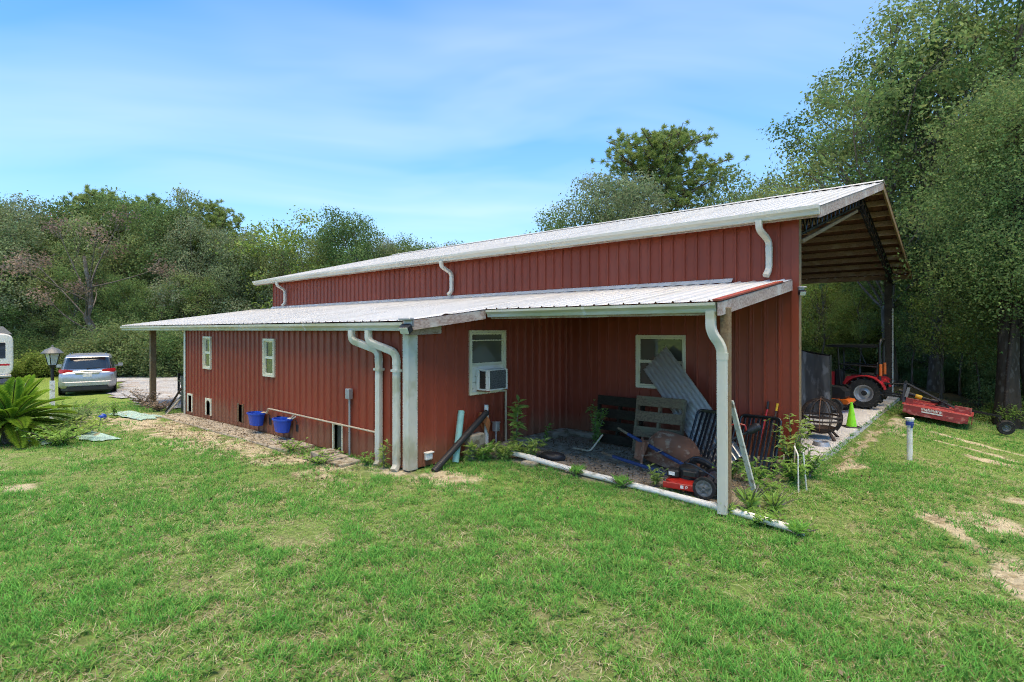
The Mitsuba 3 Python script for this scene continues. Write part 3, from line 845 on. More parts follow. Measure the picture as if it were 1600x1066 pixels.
# white pipe from the wall to the lawn
dp = Thing('drain_pipe', 'long white plastic pipe lying on the lawn along the front of the porch', 'pipe')
path = smooth_path([(-4.30, -2.52, 0.075), (-3.6, -2.58, 0.10), (-2.6, -2.66, 0.065), (-1.3, -2.76, 0.045), (0.0, -2.93, 0.045), (0.78, -2.97, 0.0)], 6)
dp.part('pipe', tube(path, 0.042, 14), 'pvc_white')
dp.part('coupling', rod((-0.28, -2.893, 0.046), (-0.12, -2.913, 0.046), 0.052, 14), 'pvc_white')
dp.part('coupling', rod((-3.42, -2.594, 0.094), (-3.28, -2.607, 0.090), 0.052, 14), 'pvc_white')
rp = Thing('riser_pipe', 'white standing pipe with an elbow at the side wall and orange cord round it', 'pipe')
rp.part('riser', tube(elbows([(-4.42, -2.55, 0.86), (-4.42, -2.55, 0.09), (-4.30, -2.53, 0.085)], 0.09, 6), 0.040, 14), 'pvc_white')
rp.part('cord', cat(*[tube([(-4.42 + (0.062 + 0.01 * k) * math.cos(t), -2.57 - 0.03 + (0.075) * math.sin(t), 0.47 + 0.022 * k - 0.13 * math.sin(t)) for t in np.linspace(0, 6.28, 16)], 0.011, 6) for k in range(7)]), 'rope_orange')
mb = Thing('outlet_post', 'small grey electric box on a thin pipe beside the white standing pipe', 'electric box')
mb.part('pipe', cat(rod((-4.36, -2.36, 0.0), (-4.36, -2.36, 0.38), 0.014), rod((-4.36, -2.30, 0.0), (-4.36, -2.30, 0.16), 0.012)), 'grey_metal')
mb.part('box', cat(box(-4.41, -4.31, -2.41, -2.31, 0.375, 0.53, 0.008), box(-4.422, -4.30, -2.42, -2.30, 0.53, 0.545, 0.004)), 'grey_metal', smooth=False)
tp = Thing('teal_pipe', 'pale teal plastic pipe leaning on the side wall', 'pipe')
tp.part(None, lathe([(0.0, 0), (0.055, 0), (0.055, 1.0), (0.047, 1.0), (0.047, 0.02)], 18).apply_transform(trimesh.geometry.align_vectors([0, 0, 1], [-0.14, 0.25, 0.70]) @ np.diag([1, 1, 0.86, 1])).apply_translation((-4.28, -3.42, 0.02)), 'pvc_teal')
cp = Thing('black_pipe', 'black corrugated pipe leaning across the teal pipe towards the white standing pipe', 'pipe')
A, B = np.array((-4.20, -3.95, -0.01)), np.array((-4.36, -2.60, 0.74))
cp.part(None, sweep([A + (B - A) * t for t in np.linspace(0, 1, 90)], circle(0.052, 16), True, [1.0 + 0.05 * (i % 2) for i in range(90)]), 'black_plastic', smooth=False)
cb = Thing('concrete_block', 'mossy concrete block standing upright behind the black pipe', 'concrete block')
cb.part(None, box(-4.40, -4.22, -3.12, -2.76, -0.03, 0.42, 0.02), 'old_concrete', smooth=False)
cb = Thing('concrete_block', 'flat concrete block lying under the elbow of the white standing pipe', 'concrete block')
cb.part(None, box(-4.40, -4.02, -2.75, -2.36, -0.05, 0.045, 0.02), 'old_concrete', smooth=False)
cb = Thing('concrete_block', 'small grey concrete block supporting the white pipe beside the lawn', 'concrete block')
cb.part(None, moved(box(-0.14, 0.14, -0.1, 0.1, -0.1, 0.055, 0.012), (-3.30, -2.66, 0), 0.1), 'old_concrete', smooth=False)
st = Thing('block_step', 'three flat concrete blocks laid as a step at the foot of the long red wall', 'step')
for k, (x, y, z) in enumerate(((-6.35, -4.56, 0.055), (-5.99, -4.62, 0.035), (-5.66, -4.60, 0.005))):
    st.part('block', moved(box(-0.17, 0.17, -0.19, 0.19, -0.12, 0.035, 0.01), (x, y, z), 0.06 * (k - 1), rx=0.02 * k), 'old_concrete', smooth=False)

# the leaning roofing sheet
L = np.array([1.50, -0.72, -1.48]); L /= np.linalg.norm(L)
W = np.array([-0.45, 0.03, -0.30]); W -= L * (W @ L); W /= np.linalg.norm(W)
N = np.cross(L, W)
if N[1] > 0:
    N = -N
P0 = np.array([-2.16, -0.13, 1.90])
us = np.linspace(0, 0.64, 129)
V, F = [], []
for s in np.linspace(0, 2.42, 7):
    bow = -0.05 * math.sin(math.pi * s / 2.42)
    for u in us:
        V.append(P0 + L * s + W * u + N * (0.020 * math.cos(2 * math.pi * u / 0.08) + bow))
k = len(us)
for i in range(6):
    for j in range(k - 1):
        F.append((i * k + j, i * k + j + 1, (i + 1) * k + j + 1, (i + 1) * k + j))
Thing('roofing_sheet', 'corrugated galvanised roofing sheet leaning slantwise over the window in the porch', 'metal sheet').part(None, (lambda t: t)(trimesh.Trimesh(np.array(V), np.vstack([np.array(F)[:, [0, 1, 2]], np.array(F)[:, [0, 2, 3]]]), process=False)), 'galvanised', smooth=True)


def pallet(label, loc, rz, tilt, w=0.95, h=0.95, wood='pallet_wood'):
    p = Thing('pallet', label, 'pallet', 'wooden pallets leaning in the porch', loc, rz, rx=tilt)
    n = 4
    for k in range(n):
        z = k * (h - 0.185) / (n - 1)
        rng = random.Random(k + int(100 * loc[0]))
        p.part('slat', box(rng.uniform(0, 0.01), w - rng.uniform(0, 0.012), -0.066, -0.047, z, z + 0.18 + rng.uniform(-0.012, 0.006), 0.002), wood, smooth=False)
    for x in (0.0, w / 2 - 0.02, w - 0.04):
        p.part('runner', box(x, x + 0.04, -0.0465, 0.0445, 0.0, h - 0.01), wood, smooth=False)
    for z in (0.0, h - 0.12):
        p.part('slat', box(0, w, 0.045, 0.062, z, z + 0.1), wood, smooth=False)


pallet('weathered wooden pallet leaning behind the rusty wheelbarrow', (-2.48, -0.80, 0.03), 0.04, -0.22, 0.88, 1.0)
pallet('darker wooden pallet leaning in the shade left of the other pallet', (-3.52, -0.42, 0.02), -0.05, -0.2, 1.0, 0.9, 'pallet_dark')

# the upturned wheelbarrow
wb = Thing('wheelbarrow', 'upturned rusty wheelbarrow with long blue handles under the porch roof', 'wheelbarrow')


def tray():
    prof = [(0.44, 0.315, 0.0), (0.455, 0.33, 0.015), (0.43, 0.30, 0.05), (0.39, 0.255, 0.17), (0.34, 0.21, 0.27), (0.29, 0.165, 0.325), (0.20, 0.10, 0.348)]
    n, R = 36, []
    a = np.arange(n) * 2 * np.pi / n
    for (rx, ry, z) in prof:
        c, s = np.cos(a), np.sin(a)
        R.append(np.stack([rx * np.sign(c) * np.abs(c)**0.62 + 0.05 * z, ry * np.sign(s) * np.abs(s)**0.62, z + 0 * a], 1))
    V = np.vstack(R + [[[0.017, 0, 0.352]]])
    F = []
    for i in range(len(prof) - 1):
        for j in range(n):
            p, q = i * n + j, i * n + (j + 1) % n
            F += [(p, q, q + n), (p, q + n, p + n)]
    m = (len(prof) - 1) * n
    F += [(m + j, m + (j + 1) % n, len(V) - 1) for j in range(n)]
    t = trimesh.Trimesh(V, np.array(F), process=False)
    t.vertices += (meshkit.noise(t.vertices * 5) - 0.5)[:, None] * 0.008
    return t


wb.part('tray', moved(tray(), (-1.58, -1.16, 0.13), rz=-0.08, rx=0.30, ry=0.17, s=1.06), 'rust', smooth=40)
wb.part('handle', sweep([(-2.42, -1.42, 0.54), (-2.22, -1.44, 0.46)], rrect(0.04, 0.04), True, [0.75, 1.0]), 'pallet_wood', label='bare wooden grip')
wb.part('handle', sweep([(-2.22, -1.44, 0.46), (-0.78, -1.60, -0.0)], rrect(0.046, 0.046)), 'blue_wood', smooth=False)
wb.part('handle', sweep([(-2.55, -1.72, 0.155), (-2.33, -1.735, 0.125)], rrect(0.04, 0.04), True, [0.75, 1.0]), 'pallet_wood', label='bare wooden grip')
wb.part('handle', sweep([(-2.33, -1.735, 0.125), (-1.10, -1.90, 0.02)], rrect(0.046, 0.046)), 'blue_wood', smooth=False)
wb.part('leg', sweep(elbows([(-1.98, -1.40, 0.42), (-1.84, -1.62, 0.40), (-1.80, -1.80, -0.01)], 0.07), rrect(0.035, 0.02)), 'rust', smooth=False)
wb.part('leg', sweep(elbows([(-1.98, -1.60, 0.15), (-1.72, -1.58, 0.22), (-1.40, -1.55, 0.38)], 0.07), rrect(0.03, 0.015)), 'rust', smooth=False)
wb.part('leg', hull([(-2.06, -1.46, 0.40), (-1.80, -1.50, 0.40), (-2.02, -1.60, 0.12), (-1.86, -1.66, 0.10), (-2.06, -1.45, 0.41), (-1.80, -1.49, 0.41), (-2.02, -1.58, 0.12), (-1.86, -1.64, 0.10)]), 'rust', smooth=False, label='rusty plate of the leg stand')


def tyre_wheel(r, w, hub, spokes=0, lug=0.0, nl=0, disc=0.02):
    """(tyre, rim) meshes of a wheel about the y axis"""
    h = w / 2
    ty = lathe([(hub, -h * 0.8), (hub + 0.1 * (r - hub), -h * 0.95), (r * 0.86 + hub * 0.14, -h), (r * 0.97, -h * 0.82), (r, -h * 0.5), (r, h * 0.5), (r * 0.97, h * 0.82), (r * 0.86 + hub * 0.14, h), (hub + 0.1 * (r - hub), h * 0.95), (hub, h * 0.8), (hub, -h * 0.8)], 36, 'y')
    L = []
    for k in range(nl):
        for s in (-1, 1):
            a = 2 * math.pi * (k + (0.5 if s > 0 else 0)) / nl
            b = box(-0.5 * lug * 1.2, 0.5 * lug * 1.2, 0.0, h * 1.02, -lug * 0.6, lug, lug * 0.2)
            b = moved(b, (0, 0, 0), rz=0.55 * s * 1.0)
            if s < 0:
                b.vertices[:, 1] *= 1
                b = moved(b, (0, -h * 0.98, 0))
            b = moved(b, (0, 0, r))
            L.append(moved(b, ry=a))
    rim = lathe([(0.0, -disc), (hub * 0.22, -disc - 0.012), (hub * 0.3, -disc), (hub * 0.62, -disc * 0.4), (hub * 0.8, -disc), (hub * 0.88, -h * 0.78), (hub * 1.03, -h * 0.84), (hub * 1.03, h * 0.84), (hub * 0.88, h * 0.78), (hub * 0.8, disc), (hub * 0.3, disc), (0.0, disc)], 32, 'y')
    return cat(ty, *L), rim


wt, wr = tyre_wheel(0.19, 0.09, 0.10)
wb.part('wheel', moved(wt, (-0.98, -1.42, 0.13), rx=0.7), 'rubber', smooth=30)

# the lawn mower
lm = Thing('lawn_mower', 'red push lawn mower with black engine beside the porch post', 'lawn mower', loc=(-0.78, -2.34, 0.0), rz=0.10, s=0.92)
deck = cat(hull([(x, y, z) for (x, y) in ((-0.30, -0.16), (-0.30, 0.16), (-0.20, -0.25), (-0.20, 0.25), (0.20, -0.25), (0.20, 0.25), (0.28, -0.14), (0.28, 0.14)) for z in (0.07, 0.16)] + [(x, y, 0.20) for x in (-0.2, 0.18) for y in (-0.17, 0.17)]), box(-0.31, 0.30, -0.262, -0.24, 0.065, 0.155, 0.008))
lm.part('deck', deck, 'mower_red', smooth=25)
lm.part('engine', cat(lathe([(0.0, 0.20), (0.15, 0.20), (0.155, 0.25), (0.14, 0.32), (0.15, 0.325), (0.145, 0.36), (0.10, 0.385), (0, 0.39)], 24), box(-0.28, -0.10, -0.19, 0.0, 0.21, 0.32, 0.02), box(-0.05, 0.16, -0.19, -0.10, 0.24, 0.34, 0.02), box(0.06, 0.2, -0.02, 0.15, 0.21, 0.33, 0.02)), 'engine_black', smooth=30)
lm.part('engine_label', box(-0.245, -0.155, -0.194, -0.1902, 0.245, 0.295), 'letter_white', smooth=False)
lm.part('badge', cat(moved(meshkit.text_mesh('P', 0.045, 0.002, True), (0.02, -0.2625, 0.09), rx=math.pi / 2), box(-0.05, -0.005, -0.2645, -0.2625, 0.09, 0.135)), 'letter_white', smooth=False)
for (x, y, r) in ((0.30, -0.30, 0.16), (0.30, 0.30, 0.16), (-0.26, -0.30, 0.10), (-0.26, 0.30, 0.10)):
    ty, ri = tyre_wheel(r, 0.055, r * 0.72)
    if x < 0 and y < 0:
        continue
    w = lm.part('wheel', moved(ty, (x, y, r)), 'rubber')
    lm.part('rim', moved(cat(ri, *[moved(box(-0.012, 0.012, -0.026, 0.02, 0.02, r * 0.68), ry=k * 1.257) for k in range(5)]), (x, y, r)), 'coil_grey', under=w)
hp = [(0.30, -0.22, 0.16), (0.44, -0.22, 0.30), (0.10, -0.22, 0.46), (-0.02, -0.20, 0.45), (-0.02, 0.20, 0.45), (0.10, 0.22, 0.46), (0.44, 0.22, 0.30), (0.30, 0.22, 0.16)]
lm.part('handle', tube(elbows(hp, 0.06), 0.012, 8), 'black_paint')
lm.part('grass_bag', hull([(x, y, z) for x in (0.30, 0.52) for y in (-0.2, 0.2) for z in (0.06, 0.27 if x < 0.4 else 0.2)]), 'black_plastic', smooth=False)

# black tubular kennel panels
for k, (lab, x0, x1, yb, yt, h) in enumerate((('black tubular steel panel leaning under the roofing sheet, the nearer one', -1.36, -0.72, -1.25, -0.62, 0.84), ('black tubular steel panel of vertical bars leaning right of the porch post', -0.74, -0.14, -0.85, -0.42, 0.80))):
    kp = Thing('steel_panel', lab, 'metal panel', 'black steel panels leaning in the porch')
    up = lambda s, yb=yb, yt=yt, h=h: np.array([0, yb + (yt - yb) * s, h * s])
    pts = [np.array([x0, 0, 0]) + up(0.0), np.array([x0, 0, 0]) + up(1), np.array([x1, 0, 0]) + up(1), np.array([x1, 0, 0]) + up(0.0)]
    kp.part('frame', cat(tube(elbows(pts, 0.08), 0.02, 10), tube([np.array([x0, 0, 0]) + up(0.05), np.array([x1, 0, 0]) + up(0.05)], 0.015, 8), tube(elbows([q + np.array([0.03, -0.07, 0.03]) for q in pts], 0.08), 0.019, 10)), 'black_paint')
    nb = 9
    for i in range(1, nb):
        x = x0 + (x1 - x0) * i / nb
        o = np.array([0, -0.03 * (i % 2), 0])
        kp.part('bar', sweep([np.array([x, 0, 0]) + up(0.05) + o, np.array([x + 0.02, 0, 0]) + up(0.985) + o], rrect(0.04, 0.02)), 'black_paint', smooth=False)

# hand tools against the wall
tl = Thing('long_handled_tool', 'tool with a pink shaft and black grip leaning on the red wall', 'garden tool')
tl.part('shaft', rod((-0.50, -0.55, 0.0), (-0.435, -0.06, 0.90), 0.014), 'tractor_red')
tl.part('grip', rod((-0.435, -0.06, 0.90), (-0.428, -0.035, 1.02), 0.019), 'black_plastic')
tl = Thing('long_handled_tool', 'tool with a dark shaft and yellow grip leaning on the red wall', 'garden tool')
tl.part('shaft', rod((-0.36, -0.55, 0.0), (-0.30, -0.06, 0.88), 0.013), 'rust_dark')
tl.part('grip', rod((-0.30, -0.06, 0.88), (-0.285, -0.035, 1.0), 0.018), 'yellow_plastic')
tr = Thing('string_trimmer', 'black string trimmer with a bright red loop handle leaning among the steel panels', 'trimmer')
tr.part('boom', rod((-0.98, -1.15, 0.32), (-0.34, -0.82, 0.72), 0.020), 'black_plastic')
tr.part('motor', moved(lathe([(0, -0.10), (0.05, -0.10), (0.065, -0.04), (0.065, 0.06), (0.04, 0.10), (0, 0.10)], 16), (-0.40, -0.85, 0.69), ry=1.0, rz=0.5), 'black_plastic')
tr.part('loop_handle', tube(smooth_path([(-0.70, -1.0, 0.50), (-0.74, -1.0, 0.66), (-0.66, -0.98, 0.74), (-0.52, -0.93, 0.74), (-0.49, -0.92, 0.66)]), 0.012, 8), 'mower_red')
Thing('leaning_board', 'white painted narrow board leaning on the porch post', 'board').part(None, bar((0.115, -2.36, -0.02), (-0.075, -2.78, 1.335), 0.075, 0.022), 'plank_paint', smooth=False)
# two-legged white stake frame
sf = Thing('wire_stake', 'white forked stake standing in the weeds at the barn corner', 'stake')
sf.part('prong', tube(elbows([(0.31, -1.25, -0.1), (0.30, -1.23, 0.46), (0.22, -1.10, 0.55)], 0.03), 0.010, 8), 'pvc_white')
sf.part('prong', tube([(0.37, -1.05, -0.1), (0.33, -1.08, 0.48)], 0.010, 8), 'pvc_white')
for k, (x, y, h) in enumerate(((-0.02, -0.75, 0.34), (0.10, -0.62, 0.50), (-0.20, -0.62, 0.40))):
    Thing('thin_stake', 'thin pale stake among the weeds by the red corner', 'stake', 'thin stakes in the weeds by the red corner').part(None, rod((x, y, -0.05), (x + 0.01, y + 0.01, h), 0.011, 8), 'pvc_cream')
sb = Thing('black_bag', 'dark crumpled bag lying behind the white pipe', 'bag')
m = trimesh.creation.icosphere(3)
m.vertices *= [0.22, 0.12, 0.085]
m.vertices *= (0.8 + 0.5 * meshkit.fbm(m.vertices * 9 + 3, 3))[:, None]
sb.part(None, moved(m, (-3.25, -2.15, 0.05), 0.3), 'black_plastic', smooth=True)
jk = Thing('sawhorse_leg', 'pale bent metal leg lying on the earth under the porch roof', 'metal leg')
jk.part(None, sweep(elbows([(-3.45, -1.25, 0.02), (-3.05, -1.30, 0.03), (-2.95, -1.05, 0.30)], 0.06), rrect(0.03, 0.03)), 'pvc_cream', smooth=False)

# ------------------------------------------------------------------ in and beside the open bay
fp = Thing('fire_pit', 'rusty round fire pit globe of steel bands on short legs on the concrete slab', 'fire pit', loc=(-0.27, 2.95, 0.0))
R = 0.355
C0 = np.array([0, 0, 0.425])
bowl = lathe([(0.0, -R * 0.985), (R * 0.45, -R * 0.88), (R * 0.66, -R * 0.74), (R * 0.80, -R * 0.58), (R * 0.78, -R * 0.57), (R * 0.62, -R * 0.70), (0.0, -R * 0.93)], 32)
fp.part('bowl', moved(bowl, C0), 'rust_dark')
for z in (-0.06, 0.02):
    rr = math.sqrt(R * R - z * z)
    fp.part('hoop', moved(lathe([(rr + 0.012, z - 0.018), (rr + 0.012, z + 0.018), (rr - 0.008, z + 0.018), (rr - 0.008, z - 0.018), (rr + 0.012, z - 0.018)], 40), C0), 'rust_dark')
for k in range(12):
    a = 2 * math.pi * k / 12 + 0.12
    wide = k % 3 == 0
    arc = [C0 + R * np.array([math.cos(a) * math.cos(t), math.sin(a) * math.cos(t), math.sin(t)]) for t in np.linspace(-0.75, math.pi / 2, 18)]
    fp.part('band', sweep(arc, rrect(0.008, 0.06) if wide else circle(0.010, 6)), 'rust' if k == 9 else 'rust_dark', smooth=30)
fp.part('handle', tube([C0 + np.array([0.05 * math.cos(t), 0.05 * math.sin(t) * 0.3, R + 0.02 + 0.03 * math.sin(t)]) for t in np.linspace(0, math.pi, 8)], 0.009, 6), 'rust_dark')
for k in range(4):
    a = math.pi / 4 + k * math.pi / 2 + 0.1
    fp.part('leg', bar((0.20 * math.cos(a), 0.20 * math.sin(a), 0.17), (0.38 * math.cos(a), 0.40 * math.sin(a), 0.0), 0.055, 0.03), 'rust_dark', smooth=False)
dish = Thing('dog_bowl', 'low grey bowl on the slab in front of the fire pit', 'bowl', loc=(-0.10, 2.13, 0.0))
dish.part(None, lathe([(0, 0.012), (0.10, 0.012), (0.115, 0.07), (0.125, 0.075), (0.16, 0.0), (0, 0.0)], 28), 'grey_metal')
cn = Thing('traffic_cone', 'bright lime green traffic cone on the edge of the slab', 'traffic cone', loc=(-0.03, 4.75, 0.0), rz=0.5, s=0.80)
cn.part('cone', lathe([(0.135, 0.03), (0.13, 0.045), (0.035, 0.66), (0.03, 0.70), (0.022, 0.70), (0.0, 0.66)], 28), 'lime_rubber')
cn.part('base', box(-0.20, 0.20, -0.20, 0.20, 0.0, 0.032, 0.01), 'black_plastic', smooth=False)

# dark tarp hung over a frame
tb = Thing('tarp_cover', 'dark grey tarp hung in folds over a frame in the open bay', 'tarp')
nu, nv = 60, 14
V = []
for i in range(nu):
    for j in range(nv):
        s, t = i / (nu - 1), j / (nv - 1)
        x, y = -3.3 + 2.62 * s, 7.3 - 1.45 * s
        top = 1.92 - 0.36 * s - 0.04 * math.sin(9 * s)
        f = 0.12 * (1 - 0.75 * t) * math.sin(26 * s + 4.5 * (1 - t) * math.sin(3 * s) + 2 * t) + 0.05 * (1 - t) * math.sin(61 * s + 3 * t)
        V.append((x + 0.5 * f + 0.06 * (1 - t) * (s - 0.5), y - 0.12 * (1 - t) - f, 0.02 + (top - 0.02) * t))
V = np.array(V)
i, j = np.meshgrid(np.arange(nu - 1), np.arange(nv - 1), indexing='ij')
Q = np.stack([i * nv + j, (i + 1) * nv + j, (i + 1) * nv + j + 1, i * nv + j + 1], -1).reshape(-1, 4)
tb.part('cloth', trimesh.Trimesh(V, np.vstack([Q[:, [0, 1, 2]], Q[:, [0, 2, 3]]]), process=False), 'shade_cloth', smooth=True)
tb.part('frame', cat(rod((-0.66, 5.88, 0), (-0.66, 5.88, 1.57), 0.025), rod((-3.3, 7.34, 0), (-3.3, 7.34, 1.92), 0.025), rod((-3.3, 7.34, 1.90), (-0.66, 5.88, 1.545), 0.022)), 'black_paint')

# orange and black riding mower (its nose shows beyond the tarp)
rm = Thing('riding_mower', 'black and orange riding mower parked beside the tarp', 'riding mower', loc=(-0.85, 7.25, 0.0), rz=-0.12)
rm.part('hood', hull([(x, y, z) for (x, z) in ((-0.55, 0.36), (-0.55, 0.72), (0.28, 0.36), (0.34, 0.42), (0.34, 0.56), (0.22, 0.66)) for y in (-0.22, 0.22)] + [(-0.5, y, 0.75) for y in (-0.15, 0.15)]), 'engine_black', smooth=20)
rm.part('sticker', box(-0.16, 0.0, -0.2255, -0.2215, 0.46, 0.64), 'letter_white', smooth=False)
rm.part('sticker_stripe', box(-0.14, -0.02, -0.2285, -0.226, 0.475, 0.54), 'mower_red', smooth=False)
rm.part('fender', hull([(x, y, z) for (x, z) in ((-0.45, 0.24), (0.40, 0.24), (0.46, 0.30), (0.40, 0.36), (0.10, 0.37), (-0.45, 0.33)) for y in (-0.30, 0.30)]), 'orange_paint', smooth=20)
rm.part('rear_body', hull([(x, y, z) for (x, z) in ((-1.25, 0.34), (-1.25, 0.56), (-0.62, 0.34), (-0.62, 0.50)) for y in (-0.40, 0.40)]), 'orange_paint', smooth=20)
rm.part('seat', cat(box(-1.15, -0.75, -0.2, 0.2, 0.58, 0.68, 0.03), moved(box(-0.05, 0.05, -0.2, 0.2, 0.0, 0.38, 0.03), (-1.15, 0, 0.64), ry=-0.2)), 'black_plastic', smooth=False)
rm.part('steering_wheel', cat(moved(lathe([(0.17, -0.014), (0.185, 0), (0.17, 0.014), (0.155, 0), (0.17, -0.014)], 24), (-0.55, 0, 0.93), ry=-0.6), rod((-0.45, 0, 0.70), (-0.55, 0, 0.93), 0.02), box(-0.57, -0.53, -0.16, 0.16, 0.92, 0.94)), 'black_plastic')
for (x, y, r, w) in ((0.16, -0.40, 0.19, 0.13), (0.16, 0.40, 0.19, 0.13), (-1.0, -0.42, 0.25, 0.2), (-1.0, 0.42, 0.25, 0.2)):
    ty, ri = tyre_wheel(r, w, r * 0.55)
    k = rm.part('wheel', moved(ty, (x, y, r)), 'rubber')
    rm.part('rim', moved(ri, (x, y, r)), 'coil_grey', under=k)

# the red tractor
tk = Thing('tractor', 'red compact tractor with black canopy parked in the open bay', 'tractor', loc=(-0.30, 8.85, 0.0))
for (x, y, r, w, nl) in ((0.0, -0.52, 0.435, 0.26, 16), (0.0, 0.52, 0.435, 0.26, 16), (-1.45, -0.45, 0.30, 0.18, 14), (-1.45, 0.45, 0.30, 0.18, 14)):
    ty, ri = tyre_wheel(r * 0.94, w, r * 0.53, lug=0.035, nl=nl, disc=0.05)
    k = tk.part('wheel', moved(ty, (x, y, r)), 'rubber', smooth=25)
    tk.part('rim', moved(ri, (x, y, r)), 'grey_metal', under=k)
    tk.part('hub', moved(lathe([(0, -0.12), (0.045, -0.12), (0.06, -0.09), (0.07, -0.05), (0, -0.05)] if y < 0 else [(0, 0.12), (0.045, 0.12), (0.06, 0.09), (0.07, 0.05), (0, 0.05)], 16, 'y'), (x, y, r)), 'engine_black', under=k)


def fender(y0, y1):
    pts = [(0.50 * math.cos(a) * 1.02, 0.47 + 0.50 * math.sin(a) * 0.92) for a in np.linspace(math.radians(12), math.radians(155), 14)]
    outer = pts + [(x * 0.95, 0.47 + (z - 0.47) * 0.955) for x, z in reversed(pts)]
    return prism(outer, y0, y1)


tk.part('fender', cat(fender(-0.68, -0.36), prism([(-0.55, 0.66), (-0.45, 0.87), (0.05, 0.92), (0.42, 0.86), (0.50, 0.80), (0.50, 0.76), (-0.4, 0.62)], -0.36, -0.33)), 'tractor_red', smooth=30)
tk.part('fender', cat(fender(0.36, 0.68), prism([(-0.55, 0.66), (-0.45, 0.87), (0.05, 0.92), (0.42, 0.86), (0.50, 0.80), (0.50, 0.76), (-0.4, 0.62)], 0.33, 0.36)), 'tractor_red', smooth=30)
tk.part('chassis', cat(box(-1.7, 0.28, -0.2, 0.2, 0.30, 0.58, 0.03), box(-0.62, 0.2, -0.33, 0.33, 0.44, 0.52, 0.01), rod((0, -0.5, 0.435), (0, 0.5, 0.435), 0.07)), 'engine_black', smooth=False)
tk.part('hood', hull([(x, y, z) for (x, z) in ((-1.85, 0.55), (-1.85, 0.82), (-0.78, 0.55), (-0.78, 0.98), (-1.7, 0.90)) for y in (-0.24, 0.24)]), 'tractor_red', smooth=20)
tk.part('dashboard', cat(box(-0.78, -0.58, -0.2, 0.2, 0.55, 1.04, 0.03), rod((-0.62, 0, 1.0), (-0.42, 0, 1.10), 0.025), moved(lathe([(0.17, -0.014), (0.185, 0), (0.17, 0.014), (0.155, 0), (0.17, -0.014)], 24), (-0.42, 0, 1.10), ry=0.5)), 'engine_black', smooth=25)
tk.part('seat', cat(box(-0.15, 0.22, -0.21, 0.21, 0.86, 0.97, 0.035), moved(box(-0.04, 0.05, -0.21, 0.21, 0.0, 0.36, 0.035), (0.22, 0, 0.92), ry=0.12)), 'engine_black', smooth=False)
tk.part('roll_bar', tube(elbows([(0.34, -0.40, 0.52), (0.34, -0.40, 1.78), (0.36, -0.33, 1.92), (0.36, 0.33, 1.92), (0.34, 0.40, 1.78), (0.34, 0.40, 0.52)], 0.06), 0.034, 10), 'engine_black')
tk.part('roll_bar_guard', cat(rod((0.36, -0.40, 0.92), (0.36, -0.40, 1.25), 0.042), rod((0.36, 0.40, 0.92), (0.36, 0.40, 1.25), 0.042)), 'orange_paint')
tk.part('canopy', cat(hull([(x, y, z) for (x, z) in ((-0.95, 1.70), (-0.93, 1.76), (0.25, 1.70), (0.25, 1.76)) for y in (-0.52, 0.52)] + [(-0.8, y, 1.785) for y in (-0.4, 0.4)] + [(0.1, y, 1.785) for y in (-0.4, 0.4)])), 'black_paint', smooth=20)
tk.part('canopy_post', rod((-0.62, -0.30, 0.6), (-0.66, -0.42, 1.72), 0.022), 'engine_black')
tk.part('canopy_post', rod((-0.62, 0.30, 0.6), (-0.66, 0.42, 1.72), 0.022), 'engine_black')
tk.part('grab_rail', cat(rod((-0.65, -0.40, 1.22), (0.33, -0.40, 1.16), 0.02), rod((-0.65, 0.40, 1.22), (0.33, 0.40, 1.16), 0.02), rod((-0.3, 0.40, 1.72), (-0.1, 0.40, 1.2), 0.02)), 'engine_black')
tk.part('tail_light', box(0.46, 0.52, -0.62, -0.52, 0.80, 0.86, 0.01), 'tail_red', smooth=False)
tk.part('hitch_arm', cat(bar((0.25, -0.28, 0.42), (0.98, -0.30, 0.36), 0.05, 0.05), bar((0.25, 0.28, 0.42), (0.98, 0.30, 0.36), 0.05, 0.05), rod((0.25, 0, 0.68), (0.86, 0, 0.70), 0.025)), 'engine_black', smooth=False)

# the rotary cutter behind it
rc = Thing('rotary_cutter', 'faded red rotary cutter hitched behind the tractor on the sloping grass', 'mower attachment', loc=(0.62, 8.50, 0.10), ry=0.135, s=0.92)
rc.part('deck', cat(hull([(x, y, 0.17) for (x, y) in ((0.0, -0.72), (1.42, -0.72), (1.5, -0.6), (1.5, 0.6), (1.42, 0.72), (0.0, 0.72), (-0.06, 0.6), (-0.06, -0.6))] + [(x, y, 0.20) for (x, y) in ((0.06, -0.62), (1.38, -0.62), (1.38, 0.62), (0.06, 0.62))]),
                    box(0.0, 1.42, -0.735, -0.715, -0.05, 0.185, 0.006), box(0.0, 1.42, 0.715, 0.735, -0.05, 0.185, 0.006), box(1.49, 1.51, -0.6, 0.6, -0.05, 0.19, 0.004)), 'cutter_red', smooth=20)
rc.part('skid_rail', hull([(0.02, -0.752, 0.0), (0.0, -0.752, 0.06), (1.44, -0.752, 0.06), (1.30, -0.752, -0.07), (0.16, -0.752, -0.07), (0.02, -0.7355, 0.0), (0.0, -0.7355, 0.06), (1.44, -0.7355, 0.06), (1.30, -0.7355, -0.07), (0.16, -0.7355, -0.07)]), 'cutter_red', smooth=False)
rc.part('deck_rib', box(0.05, 1.40, -0.42, -0.38, 0.20, 0.245, 0.004), 'cutter_red', smooth=False)
rc.part('deck_rib', box(0.05, 1.40, 0.38, 0.42, 0.20, 0.245, 0.004), 'cutter_red', smooth=False)
rc.part('side_plate', box(0.02, 0.20, -0.60, -0.58, 0.20, 0.36, 0.006), 'cutter_red', smooth=False)
rc.part('rear_plate', box(1.10, 1.46, -0.55, -0.53, 0.195, 0.37, 0.006), 'cutter_red', smooth=False)
